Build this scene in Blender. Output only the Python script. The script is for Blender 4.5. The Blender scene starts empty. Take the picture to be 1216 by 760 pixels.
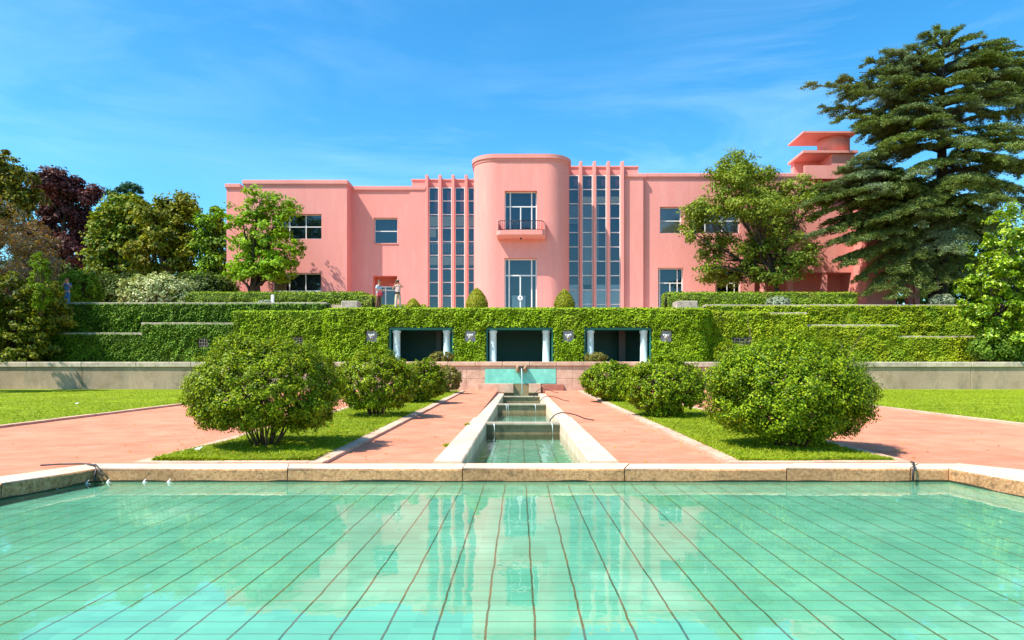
import bpy, math, random
import numpy as np
from mathutils import Vector, Matrix
R = math.radians
rng = np.random.default_rng(7)
random.seed(7)
sc = bpy.context.scene
col = sc.collection
F = 810.67; VX = 617.0; VY = 448.0; EYE = 1.3
def PX(px, D): return (px - VX) / F * D
def PZ(py, D): return EYE - (py - VY) / F * D
def P(px, py, D): return (PX(px, D), D, PZ(py, D))

# ------------------------------------------------------------------ materials
def newmat(name):
    m = bpy.data.materials.new(name); m.use_nodes = True
    nt = m.node_tree; nt.nodes.clear()
    out = nt.nodes.new('ShaderNodeOutputMaterial')
    return m, nt, out
def N(nt, typ, **kw):
    n = nt.nodes.new(typ)
    for k, v in kw.items():
        if k.startswith('i_'): 
            key = k[2:].replace('_', ' ')
            n.inputs[key].default_value = v
        else: setattr(n, k, v)
    return n
def rgba(c): return (c[0], c[1], c[2], 1.0)
def noise(nt, vec, scale, detail=4, rough=.55, dist=0.0):
    n = N(nt, 'ShaderNodeTexNoise'); n.inputs['Scale'].default_value = scale
    n.inputs['Detail'].default_value = detail; n.inputs['Roughness'].default_value = rough
    n.inputs['Distortion'].default_value = dist
    if vec is not None: nt.links.new(vec, n.inputs['Vector'])
    return n
def ramp(nt, fac, stops):
    r = N(nt, 'ShaderNodeValToRGB'); cr = r.color_ramp
    while len(cr.elements) < len(stops): cr.elements.new(0.5)
    for e, (p, c) in zip(cr.elements, stops):
        e.position = p; e.color = rgba(c) if not isinstance(c, (int, float)) else (c, c, c, 1)
    nt.links.new(fac, r.inputs['Fac']); return r
def mixc(nt, fac, a, b, mode='MIX'):
    m = N(nt, 'ShaderNodeMix', data_type='RGBA', blend_type=mode)
    for s, v in ((0, fac), (6, a), (7, b)):
        if hasattr(v, 'node') or isinstance(v, bpy.types.NodeSocket): nt.links.new(v, m.inputs[s])
        elif isinstance(v, (int, float)): m.inputs[s].default_value = v
        else: m.inputs[s].default_value = rgba(v)
    return m.outputs[2]
def geo_pos(nt): return N(nt, 'ShaderNodeNewGeometry').outputs['Position']
def mapping(nt, vec, scale=(1,1,1), rot=(0,0,0), loc=(0,0,0)):
    m = N(nt, 'ShaderNodeMapping'); nt.links.new(vec, m.inputs['Vector'])
    m.inputs['Scale'].default_value = scale; m.inputs['Rotation'].default_value = rot; m.inputs['Location'].default_value = loc
    return m.outputs[0]
def bump(nt, h, strength=.3, dist=.02):
    b = N(nt, 'ShaderNodeBump'); b.inputs['Strength'].default_value = strength; b.inputs['Distance'].default_value = dist
    nt.links.new(h, b.inputs['Height']); return b.outputs[0]

def surf(name, stops, scale=3, rough=.8, fine=60, bstr=.3, bdist=.01, big=.25, bigamt=.25, stretch=(1,1,1), stain=None, spec=.3):
    """noise-varied surface: stops = colours of the ramp"""
    m, nt, out = newmat(name)
    p = geo_pos(nt); v = mapping(nt, p, stretch)
    n1 = noise(nt, v, scale, 8, .65)
    c = ramp(nt, n1.outputs[0], [(.3 + .4 * i / max(1, len(stops) - 1), s) for i, s in enumerate(stops)]).outputs[0]
    n2 = noise(nt, p, big, 3)
    r2 = ramp(nt, n2.outputs[0], [(.35, 1 - bigamt), (.65, 1.0)])
    c = mixc(nt, 1.0, c, r2.outputs[0], 'MULTIPLY')
    n3 = noise(nt, p, fine, 4, .7)
    r3 = ramp(nt, n3.outputs[0], [(.3, .78), (.6, 1.0)])
    c = mixc(nt, 1.0, c, r3.outputs[0], 'MULTIPLY')
    if stain:
        scol, sscale, lo, hi, sst = stain
        ns = noise(nt, mapping(nt, p, sst), sscale, 6, .7)
        rs = ramp(nt, ns.outputs[0], [(lo, 0.0), (hi, 1.0)])
        c = mixc(nt, rs.outputs[0], c, scol)
    b = N(nt, 'ShaderNodeBsdfPrincipled'); b.inputs['Roughness'].default_value = rough
    b.inputs['Specular IOR Level'].default_value = spec
    nt.links.new(c, b.inputs['Base Color'])
    nt.links.new(bump(nt, n3.outputs[0], bstr, bdist), b.inputs['Normal'])
    nt.links.new(b.outputs[0], out.inputs[0]); return m
def plain(name, c, rough=.5, metal=0.0, spec=.5):
    m, nt, out = newmat(name)
    b = N(nt, 'ShaderNodeBsdfPrincipled'); b.inputs['Roughness'].default_value = rough; b.inputs['Metallic'].default_value = metal
    b.inputs['Specular IOR Level'].default_value = spec
    n = noise(nt, geo_pos(nt), 9, 4)
    r = ramp(nt, n.outputs[0], [(.3, .85), (.7, 1.0)])
    nt.links.new(mixc(nt, 1.0, c, r.outputs[0], 'MULTIPLY'), b.inputs['Base Color'])
    nt.links.new(b.outputs[0], out.inputs[0]); return m
def leafmat(name, stops, clump=1.2, amt=.35, rough=.45, trans=.3, spec=.15, patch=None, gain=1.75):
    """every leaf (mesh island) takes its own colour; soft age/moisture patches on top"""
    m, nt, out = newmat(name)
    g = N(nt, 'ShaderNodeNewGeometry')
    c = ramp(nt, g.outputs['Random Per Island'], [(i / max(1, len(stops) - 1), tuple(x * gain for x in s)) for i, s in enumerate(stops)]).outputs[0]
    n = noise(nt, g.outputs['Position'], clump, 3)
    r = ramp(nt, n.outputs[0], [(.35, 1 - amt), (.65, 1.0)])
    c = mixc(nt, 1.0, c, r.outputs[0], 'MULTIPLY')
    if patch:
        pc, ps, lo, hi = patch; pc = tuple(min(.62, x * 1.35) for x in pc)
        n2 = noise(nt, g.outputs['Position'], ps, 3)
        c = mixc(nt, ramp(nt, n2.outputs[0], [(lo, 0.0), (hi, 1.0)]).outputs[0], c, pc)
    b = N(nt, 'ShaderNodeBsdfPrincipled'); b.inputs['Roughness'].default_value = rough
    b.inputs['Specular IOR Level'].default_value = spec
    nt.links.new(c, b.inputs['Base Color'])
    t = N(nt, 'ShaderNodeBsdfTranslucent')
    nt.links.new(mixc(nt, 1.0, c, (1.0, 1.0, .35), 'MULTIPLY'), t.inputs['Color'])
    ms = N(nt, 'ShaderNodeMixShader'); ms.inputs[0].default_value = trans
    nt.links.new(b.outputs[0], ms.inputs[1]); nt.links.new(t.outputs[0], ms.inputs[2])
    nt.links.new(ms.outputs[0], out.inputs[0]); return m

def tile_mat(name, base, grout, sx, sy, gw=.035, refract_wob=.0, vertical=False, ox=0.0):
    m, nt, out = newmat(name)
    p = geo_pos(nt)
    if refract_wob:  # tile grid drawn wavy to imitate refraction through rippled water
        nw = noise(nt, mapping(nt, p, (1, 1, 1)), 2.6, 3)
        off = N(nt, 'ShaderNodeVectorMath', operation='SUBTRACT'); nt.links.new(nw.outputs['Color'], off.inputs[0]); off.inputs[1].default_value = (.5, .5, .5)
        sca = N(nt, 'ShaderNodeVectorMath', operation='SCALE'); nt.links.new(off.outputs[0], sca.inputs[0]); sca.inputs['Scale'].default_value = refract_wob
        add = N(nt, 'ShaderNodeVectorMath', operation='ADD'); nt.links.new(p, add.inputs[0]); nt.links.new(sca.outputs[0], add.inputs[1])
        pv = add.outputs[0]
    else: pv = p
    s = N(nt, 'ShaderNodeSeparateXYZ'); nt.links.new(pv, s.inputs[0])
    def line(sock, step, w, o=0.0):
        a = N(nt, 'ShaderNodeMath', operation='MULTIPLY_ADD'); nt.links.new(sock, a.inputs[0]); a.inputs[1].default_value = 1 / step; a.inputs[2].default_value = 500.5 - o / step
        f = N(nt, 'ShaderNodeMath', operation='FRACT'); nt.links.new(a.outputs[0], f.inputs[0])
        d = N(nt, 'ShaderNodeMath', operation='SUBTRACT'); nt.links.new(f.outputs[0], d.inputs[0]); d.inputs[1].default_value = .5
        ab = N(nt, 'ShaderNodeMath', operation='ABSOLUTE'); nt.links.new(d.outputs[0], ab.inputs[0])
        l = N(nt, 'ShaderNodeMath', operation='LESS_THAN'); nt.links.new(ab.outputs[0], l.inputs[0]); l.inputs[1].default_value = w / step / 2
        fl = N(nt, 'ShaderNodeMath', operation='FLOOR'); nt.links.new(a.outputs[0], fl.inputs[0])
        # cell index (grout centred on 0)
        return l.outputs[0], fl.outputs[0]
    lx, fx = line(s.outputs[0], sx, gw, ox)
    ly, fy = line(s.outputs[2 if vertical else 1], sy, gw * .62)
    mx = N(nt, 'ShaderNodeMath', operation='MAXIMUM'); nt.links.new(lx, mx.inputs[0]); nt.links.new(ly, mx.inputs[1])
    cb = N(nt, 'ShaderNodeCombineXYZ'); nt.links.new(fx, cb.inputs[0]); nt.links.new(fy, cb.inputs[1])
    wn = N(nt, 'ShaderNodeTexWhiteNoise'); nt.links.new(cb.outputs[0], wn.inputs['Vector'])
    n1 = noise(nt, p, 1.1, 5, .6)
    c = ramp(nt, n1.outputs[0], [(.3, base[0]), (.55, base[1]), (.75, base[2])]).outputs[0]
    rv = ramp(nt, wn.outputs['Value'], [(0, .86), (1, 1.06)])
    c = mixc(nt, 1.0, c, rv.outputs[0], 'MULTIPLY')
    ng = noise(nt, p, 3.0, 3)
    gc = ramp(nt, ng.outputs[0], [(.35, grout[0]), (.65, grout[1])]).outputs[0]
    c = mixc(nt, mx.outputs[0], c, gc)
    b = N(nt, 'ShaderNodeBsdfPrincipled'); b.inputs['Roughness'].default_value = .35
    nt.links.new(c, b.inputs['Base Color']); nt.links.new(b.outputs[0], out.inputs[0]); return m

M = {}
M['pink'] = surf('pink_stucco', [(.87,.36,.32), (.84,.33,.29), (.89,.385,.34)], scale=.8, rough=.9, fine=25, bstr=.12, bdist=.01, big=.15, bigamt=.06, stretch=(1.2,1.2,.25), spec=.1, stain=((.74,.27,.235), 1.1, .52, .80, (2.6,2.6,.10)))
M['pink_trim'] = surf('pink_trim', [(.84,.36,.32), (.78,.30,.26)], scale=1.5, rough=.9, fine=25, bstr=.1, bigamt=.06, spec=.1, stain=((.45,.22,.2), 1.6, .62, .85, (1,1,.5)))
M['deep_pink'] = surf('porch_red', [(.62,.17,.11), (.55,.14,.10)], scale=1, rough=.9, fine=25, bstr=.1, bigamt=.1, spec=.1)
M['gravel'] = surf('red_gravel', [(.60,.205,.12), (.69,.255,.155), (.77,.31,.20)], scale=1.6, rough=.95, fine=38, bstr=.55, bdist=.012, big=.35, bigamt=.16, spec=.1, stain=((.46,.15,.085), 22, .62, .74, (1,1,1)))
M['granite'] = surf('pale_granite', [(.70,.47,.33), (.82,.585,.425), (.88,.66,.50)], scale=2.2, rough=.85, fine=70, bstr=.5, bdist=.008, big=.6, bigamt=.2, stain=((.36,.29,.2), 3.5, .56, .78, (1,1,1)))
M['aggregate'] = surf('worn_aggregate', [(.40,.165,.06), (.72,.35,.16), (.88,.52,.30)], scale=22, rough=.9, fine=60, bstr=1.0, bdist=.02, big=1.2, bigamt=.3, stain=((.20,.11,.055), 7, .54, .68, (1,1,2.2)))
M['pinkstone'] = surf('pinkish_granite', [(.62,.35,.24), (.72,.45,.32), (.78,.54,.40)], scale=2, rough=.85, fine=50, bstr=.4, bigamt=.2, stain=((.40,.24,.17), 1.6, .5, .72, (1,1,1)))
M['greywall'] = surf('weathered_render', [(.40,.275,.17), (.52,.37,.25), (.47,.34,.24)], scale=1.2, rough=.95, fine=14, bstr=.4, big=.4, bigamt=.25, stain=((.18,.16,.11), .9, .5, .75, (1,1,.4)))
M['capstone'] = surf('cap_stone', [(.55,.44,.33), (.70,.58,.45)], scale=2, rough=.9, fine=30, bstr=.4, bigamt=.25, stain=((.24,.21,.15), 2.6, .5, .72, (1,1,1)))
M['lichenstone'] = surf('lichen_stone', [(.34,.27,.22), (.52,.43,.35), (.62,.53,.44)], scale=5, rough=.95, fine=30, bstr=.6, bigamt=.3, stain=((.16,.15,.10), 3, .5, .7, (1,1,1)))
M['wetstone'] = surf('wet_stone', [(.24,.16,.08), (.36,.26,.14), (.15,.11,.06)], scale=4, rough=.35, fine=30, bstr=.6, bigamt=.3)
M['slab'] = surf('weir_slab', [(.38,.31,.22), (.54,.45,.34)], scale=4, rough=.6, fine=40, bstr=.4, bigamt=.25)
M['soil'] = surf('dark_soil', [(.045,.04,.025), (.07,.06,.035)], scale=3, rough=1, fine=20)
M['vine'] = surf('vine_covered_stone', [(.04,.075,.012), (.07,.10,.02)], scale=8, rough=1, fine=20)
M['moss'] = surf('dark_waterline_moss', [(.03,.035,.015), (.07,.06,.03)], scale=12, rough=.6, fine=40)
M['earth'] = surf('terrace_gravel', [(.66,.46,.34), (.74,.54,.42)], scale=2, rough=1, fine=20)
M['ground'] = surf('meadow_ground', [(.07,.12,.02), (.10,.16,.03)], scale=.6, rough=1, fine=8)
M['lawn'] = surf('mown_lawn', [(.18,.26,.006), (.26,.345,.008), (.34,.40,.02)], scale=1.6, rough=.9, fine=55, bstr=.9, bdist=.03, big=.3, bigamt=.3, stretch=(.6,2,1), spec=.15, stain=((.40,.44,.06), .7, .58, .74, (.5,1.8,1)))
M['bark'] = surf('grey_bark', [(.07,.05,.035), (.16,.12,.085), (.10,.08,.055)], scale=5, rough=.95, fine=20, bstr=.8, bdist=.03, stretch=(1,1,.3))
M['darkbark'] = surf('dark_bark', [(.035,.028,.022), (.075,.058,.045)], scale=5, rough=.95, fine=20, bstr=.8, bdist=.03, stretch=(1,1,.3))
M['tanbark'] = surf('tan_stem_bark', [(.075,.055,.03), (.15,.11,.06)], scale=12, rough=.9, fine=60, bstr=.6)
M['frame'] = plain('white_window_frame', (.78,.78,.76), .4)
M['iron'] = plain('dark_iron', (.035,.035,.04), .5, .6)
M['rubber'] = plain('black_rubber', (.02,.02,.025), .5)
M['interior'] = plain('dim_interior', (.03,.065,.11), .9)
M['blind'] = plain('beige_blind', (.88,.76,.56), .9)
M['pale_blind'] = plain('pale_blue_blind', (.70,.86,.95), .9)
M['rose_reflection'] = plain('rose_reflection', (.42,.14,.22), .9)  # colour of pinkish pane reflections, put in as panels behind the glass
M['white_blind'] = plain('white_blind', (.88,.90,.90), .8)
M['colblue'] = surf('pale_blue_plaster', [(.50,.66,.68), (.62,.76,.76)], scale=3, rough=.7, fine=20, bstr=.1, bigamt=.1)
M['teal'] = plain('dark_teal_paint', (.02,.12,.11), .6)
M['teal_edge'] = plain('teal_trim', (.01,.16,.13), .5)
M['plaque'] = surf('grey_marble', [(.30,.32,.34), (.42,.44,.46)], scale=6, rough=.6, fine=20, bstr=.1)
M['white_stone'] = plain('white_marble', (.80,.80,.78), .5)
M['silver'] = plain('signal_red', (.75,.12,.09), .5)
M['signgreen'] = plain('sign_green', (.0,.28,.16), .5)
M['facestone'] = plain('worn_marble', (.50,.50,.49), .6)
M['feather'] = plain('white_feather', (.85,.85,.83), .8)
M['skin'] = plain('skin', (.52,.27,.17), .6)
M['paleblue_cloth'] = plain('light_blue_cloth', (.42,.62,.80), .9)
M['brown_cloth'] = plain('brown_cloth', (.16,.075,.05), .9)
M['beige_cloth'] = plain('beige_cloth', (.62,.52,.38), .9)
M['whitepink_cloth'] = plain('washed_pink_cloth', (.70,.50,.46), .9)
M['blue_cloth'] = plain('denim_blue_cloth', (.05,.17,.36), .9)
M['maroon'] = plain('maroon_cloth', (.28,.02,.05), .8)
M['hair'] = plain('brown_hair', (.10,.05,.03), .7)
M['fairhair'] = plain('fair_grey_hair', (.36,.25,.17), .7)
M['black'] = plain('black_plastic', (.02,.02,.02), .4)
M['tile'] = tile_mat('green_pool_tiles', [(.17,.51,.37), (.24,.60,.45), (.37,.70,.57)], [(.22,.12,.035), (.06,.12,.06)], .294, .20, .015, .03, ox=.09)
M['poolwall'] = surf('submerged_green_wall', [(.30,.60,.44), (.44,.70,.54)], scale=2, rough=.6, fine=20, bstr=.1)
M['chtile'] = tile_mat('channel_tiles', [(.20,.46,.32), (.30,.58,.42), (.42,.66,.50)], [(.20,.15,.06), (.12,.14,.07)], .31, .42, .02, .03, ox=.09)
M['walltile'] = tile_mat('turquoise_wall_tiles', [(.13,.50,.40), (.19,.60,.47), (.26,.66,.54)], [(.34,.62,.52), (.25,.52,.44)], .205, .205, .012, vertical=True)

def water_mat(name, amp, bscale, tint=(.86,.985,.95), rough=.004):
    m, nt, out = newmat(name)
    p = geo_pos(nt)
    n1 = noise(nt, mapping(nt, p, (1.0, .55, 1)), bscale, 3, .5)
    n2 = noise(nt, mapping(nt, p, (1, .6, 1)), bscale * .25, 2)
    ad = N(nt, 'ShaderNodeMath', operation='MULTIPLY_ADD'); nt.links.new(n2.outputs[0], ad.inputs[0]); ad.inputs[1].default_value = 2.5; nt.links.new(n1.outputs[0], ad.inputs[2])
    bp = bump(nt, ad.outputs[0], 1.0, amp)
    fr = N(nt, 'ShaderNodeFresnel'); fr.inputs['IOR'].default_value = 1.58; nt.links.new(bp, fr.inputs['Normal'])
    tr = N(nt, 'ShaderNodeBsdfTransparent'); tr.inputs['Color'].default_value = rgba(tint)
    gl = N(nt, 'ShaderNodeBsdfGlossy'); gl.inputs['Roughness'].default_value = rough; nt.links.new(bp, gl.inputs['Normal'])
    ms = N(nt, 'ShaderNodeMixShader'); nt.links.new(fr.outputs[0], ms.inputs[0]); nt.links.new(tr.outputs[0], ms.inputs[1]); nt.links.new(gl.outputs[0], ms.inputs[2])
    nt.links.new(ms.outputs[0], out.inputs[0]); return m
M['water'] = water_mat('pool_water', .0018, 4.0)
M['chwater'] = water_mat('channel_water', .006, 9)
def glass_mat():
    m, nt, out = newmat('window_glass')
    p = geo_pos(nt); n1 = noise(nt, p, 1.2, 2)
    bp = bump(nt, n1.outputs[0], .3, .01)
    fr = N(nt, 'ShaderNodeFresnel'); fr.inputs['IOR'].default_value = 1.85; nt.links.new(bp, fr.inputs['Normal'])
    tr = N(nt, 'ShaderNodeBsdfTransparent'); tr.inputs['Color'].default_value = (.86,.9,.93,1)
    gl = N(nt, 'ShaderNodeBsdfGlossy'); gl.inputs['Roughness'].default_value = .02; gl.inputs['Color'].default_value = (.75,.9,1,1); nt.links.new(bp, gl.inputs['Normal'])
    ms = N(nt, 'ShaderNodeMixShader'); nt.links.new(fr.outputs[0], ms.inputs[0]); nt.links.new(tr.outputs[0], ms.inputs[1]); nt.links.new(gl.outputs[0], ms.inputs[2])
    nt.links.new(ms.outputs[0], out.inputs[0]); return m
M['glass'] = glass_mat()

# foliage
M['ivy'] = leafmat('ivy_leaves', [(.07,.13,.002), (.16,.25,.004), (.25,.34,.006), (.12,.21,.003)], clump=.9, amt=.3, rough=.5, trans=.25, patch=((.26,.33,.02), .5, .55, .75))
M['ivydark'] = leafmat('ivy_leaves_deep', [(.035,.10,.008), (.09,.18,.012), (.15,.24,.012)], clump=.9, amt=.35, rough=.5, trans=.25, patch=((.15,.22,.02), .5, .6, .8))
M['ivyyellow'] = leafmat('ivy_leaves_yellowish', [(.10,.15,.003), (.22,.28,.006), (.30,.34,.01)], clump=.8, amt=.35, rough=.5, trans=.25, patch=((.12,.22,.01), .4, .5, .7))
M['box'] = leafmat('boxwood_leaves', [(.02,.045,.003), (.09,.15,.004), (.22,.28,.006), (.07,.12,.004), (.32,.34,.015)], clump=3.0, amt=.3, rough=.3, trans=.3, spec=.12, patch=((.26,.22,.02), 2.2, .62, .8))
M['boxbright'] = leafmat('boxwood_leaves_bright', [(.02,.05,.003), (.075,.14,.004), (.17,.24,.006), (.26,.31,.012)], clump=2.0, amt=.3, rough=.3, trans=.3, spec=.12)
M['brownshrub'] = leafmat('bronze_leaves', [(.10,.10,.02), (.20,.15,.04), (.10,.16,.02)], clump=2, amt=.3)
M['hedge'] = leafmat('clipped_hedge_leaves', [(.07,.13,.006), (.15,.22,.01), (.21,.28,.02)], clump=1.5, amt=.3, trans=.25, patch=((.26,.26,.04), .8, .55, .75))
M['cone'] = leafmat('topiary_leaves', [(.11,.12,.006), (.19,.19,.01), (.24,.24,.015)], clump=2, amt=.2, trans=.2)
M['silverleaf'] = leafmat('silver_leaves', [(.15,.19,.12), (.25,.29,.20), (.20,.24,.15)], clump=3, amt=.2, trans=.1)
M['cream'] = leafmat('cream_green_leaves', [(.12,.17,.03), (.34,.36,.15), (.44,.44,.26), (.20,.25,.06)], clump=2.5, amt=.3, trans=.2)
M['lime'] = leafmat('lime_leaves', [(.05,.12,.004), (.12,.21,.006), (.20,.26,.012)], clump=1, amt=.3, trans=.35)
M['maple'] = leafmat('bright_tree_leaves', [(.07,.16,.006), (.16,.28,.01), (.26,.38,.02)], clump=.7, amt=.35, trans=.38)
M['olive'] = leafmat('olive_tree_leaves', [(.06,.09,.006), (.15,.175,.01), (.24,.24,.015)], clump=.35, amt=.4, trans=.3, patch=((.20,.13,.02), .35, .58, .8))
M['mid'] = leafmat('mid_green_leaves', [(.04,.09,.008), (.09,.16,.012), (.15,.23,.02)], clump=.5, amt=.4, trans=.3)
M['plane'] = leafmat('plane_tree_leaves', [(.06,.10,.01), (.14,.19,.02), (.25,.29,.04)], clump=.6, amt=.35, trans=.35)
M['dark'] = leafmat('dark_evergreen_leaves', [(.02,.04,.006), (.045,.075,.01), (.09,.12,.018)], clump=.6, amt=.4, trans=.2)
M['bluegreen'] = leafmat('blue_green_leaves', [(.02,.07,.04), (.05,.12,.06)], clump=.6, amt=.4, trans=.2)
M['beech'] = leafmat('copper_beech_leaves', [(.035,.012,.016), (.085,.03,.032), (.14,.05,.045)], clump=.5, amt=.4, trans=.25)
M['gold'] = leafmat('golden_green_leaves', [(.06,.07,.006), (.18,.16,.012), (.32,.26,.03)], clump=.5, amt=.4, trans=.3)
M['twig'] = leafmat('dry_grey_twigs', [(.10,.08,.06), (.18,.155,.12), (.24,.20,.165)], clump=1, amt=.3, trans=.1, patch=((.50,.20,.02), 1.1, .62, .70))
M['orangeleaf'] = leafmat('orange_leaves', [(.32,.12,.01), (.34,.2,.02), (.18,.16,.02)], clump=1, amt=.3, trans=.3)
M['magnolia'] = leafmat('glossy_magnolia_leaves', [(.04,.10,.006), (.16,.26,.01), (.32,.42,.02), (.42,.50,.05)], clump=.9, amt=.35, rough=.3, trans=.3, spec=.5)
M['cedar'] = leafmat('cedar_needles', [(.055,.095,.03), (.13,.18,.05), (.23,.28,.08)], clump=.35, amt=.35, trans=.15, patch=((.20,.26,.17), .25, .50, .66))
M['grassblade'] = leafmat('grass_blades', [(.10,.15,.003), (.17,.22,.006), (.27,.30,.02)], clump=1.4, amt=.25, trans=.35)

# ------------------------------------------------------------------ mesh helpers
class MB:
    def __init__(s): s.v = []; s.f = []; s.mi = []; s.sm = []
    def add(s, vs, fs, mi=0, sm=False):
        o = len(s.v); s.v += [tuple(v) for v in vs]
        for f in fs: s.f.append([o + i for i in f]); s.mi.append(mi); s.sm.append(sm)
    def box(s, x0, x1, y0, y1, z0, z1, mi=0):
        vs = [(x0,y0,z0),(x1,y0,z0),(x1,y1,z0),(x0,y1,z0),(x0,y0,z1),(x1,y0,z1),(x1,y1,z1),(x0,y1,z1)]
        s.add(vs, [(0,3,2,1),(4,5,6,7),(0,1,5,4),(1,2,6,5),(2,3,7,6),(3,0,4,7)], mi)
    def bbox(s, x0, x1, y0, y1, z0, z1, b=.02, mi=0):
        """box with chamfered edges"""
        b = min(b, (x1-x0)*.45, (y1-y0)*.45, (z1-z0)*.45)
        vs = []
        for z, i in ((z0, b), (z0+b, 0), (z1-b, 0), (z1, b)):
            for (cx, cy) in ((x0, y0), (x1, y0), (x1, y1), (x0, y1)):
                sx = 1 if cx == x0 else -1; sy = 1 if cy == y0 else -1
                if (sx * sy) > 0: a = [(cx + sx*i, cy + sy*(b+i*0)), (cx + sx*(b), cy + sy*i)]
                else: a = [(cx + sx*(b), cy + sy*i), (cx + sx*i, cy + sy*(b))]
                vs += [(p[0], p[1], z) for p in a]
        fs = [tuple(reversed(range(8)))]
        for k in range(3):
            for j in range(8): fs.append((k*8+j, k*8+(j+1) % 8, (k+1)*8+(j+1) % 8, (k+1)*8+j))
        fs.append(tuple(range(24, 32)))
        s.add(vs, fs, mi)
    def tube(s, pts, rad, seg=8, mi=0, cap=True):
        pts = [Vector(p) for p in pts]; n = len(pts)
        if not hasattr(rad, '__len__'): rad = [rad] * n
        vs = []; up = Vector((0, 0, 1)); prev = None
        for i, p in enumerate(pts):
            d = (pts[min(i+1, n-1)] - pts[max(i-1, 0)])
            if d.length < 1e-9: d = Vector((0, 0, 1))
            d.normalize()
            if prev is None:
                a = d.cross(up)
                if a.length < .1: a = d.cross(Vector((1, 0, 0)))
            else: a = prev - d * prev.dot(d)
            a.normalize(); prev = a; b = d.cross(a)
            for k in range(seg):
                t = 2 * math.pi * k / seg
                vs.append(p + (a * math.cos(t) + b * math.sin(t)) * rad[i])
        fs = [(i*seg+k, i*seg+(k+1) % seg, (i+1)*seg+(k+1) % seg, (i+1)*seg+k) for i in range(n-1) for k in range(seg)]
        if cap: fs += [tuple(reversed(range(seg))), tuple(range((n-1)*seg, n*seg))]
        s.add(vs, fs, mi, True)
    def lathe(s, cx, cy, prof, seg=20, mi=0, sx=1, sy=1):
        vs = []
        for (r, z) in prof:
            for k in range(seg):
                t = 2*math.pi*k/seg; vs.append((cx + r*sx*math.cos(t), cy + r*sy*math.sin(t), z))
        n = len(prof)
        fs = [(i*seg+k, i*seg+(k+1) % seg, (i+1)*seg+(k+1) % seg, (i+1)*seg+k) for i in range(n-1) for k in range(seg)]
        fs += [tuple(reversed(range(seg))), tuple(range((n-1)*seg, n*seg))]
        s.add(vs, fs, mi, True)
    def ell(s, c, r, seg=12, rings=8, mi=0):
        prof = [(max(1e-3, math.sin(math.pi*i/rings)), -math.cos(math.pi*i/rings)) for i in range(rings+1)]
        vs = []
        for (q, z) in prof:
            for k in range(seg):
                t = 2*math.pi*k/seg; vs.append((c[0]+r[0]*q*math.cos(t), c[1]+r[1]*q*math.sin(t), c[2]+r[2]*z))
        fs = [(i*seg+k, i*seg+(k+1) % seg, (i+1)*seg+(k+1) % seg, (i+1)*seg+k) for i in range(rings) for k in range(seg)]
        s.add(vs, fs, mi, True)
    def ribbon(s, outline, z0, z1, mi=0, smooth=None, closed=False):
        """vertical strip along a plan polyline"""
        n = len(outline); vs = []
        for (x, y) in outline: vs += [(x, y, z0), (x, y, z1)]
        m = n if closed else n-1
        for i in range(m):
            j = (i+1) % n
        o = len(s.v); s.v += vs
        for i in range(m):
            j = (i+1) % n
            s.f.append([o+2*i, o+2*j, o+2*j+1, o+2*i+1]); s.mi.append(mi); s.sm.append(bool(smooth and smooth[i]))
    def poly(s, pts, mi=0): s.add(pts, [tuple(range(len(pts)))], mi)
    def build(s, name, mats, parent=None):
        me = bpy.data.meshes.new(name); me.from_pydata(s.v, [], s.f)
        if not isinstance(mats, (list, tuple)): mats = [mats]
        for m in mats: me.materials.append(m)
        me.polygons.foreach_set('material_index', s.mi); me.polygons.foreach_set('use_smooth', s.sm)
        me.update()
        return link(name, me, parent)
def link(name, me, parent=None):
    o = bpy.data.objects.new(name, me); col.objects.link(o)
    if parent is not None:
        o.parent = parent
        o.matrix_parent_inverse = Matrix.Translation(-Vector(parent_world(parent)))
    return o
def parent_world(p):
    return Vector(p.location) if p.type == 'EMPTY' else Vector((0, 0, 0))   # mesh parts keep their world placement in their vertices
def tag(o, label=None, cat=None, group=None, kind=None):
    if label: o['label'] = label
    if cat: o['category'] = cat
    if group: o['group'] = group
    if kind: o['kind'] = kind
    return o
def thing(name, loc, label, cat, group=None):
    o = bpy.data.objects.new(name, None); o.empty_display_size = .2; col.objects.link(o); o.location = loc
    return tag(o, label, cat, group)

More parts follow.
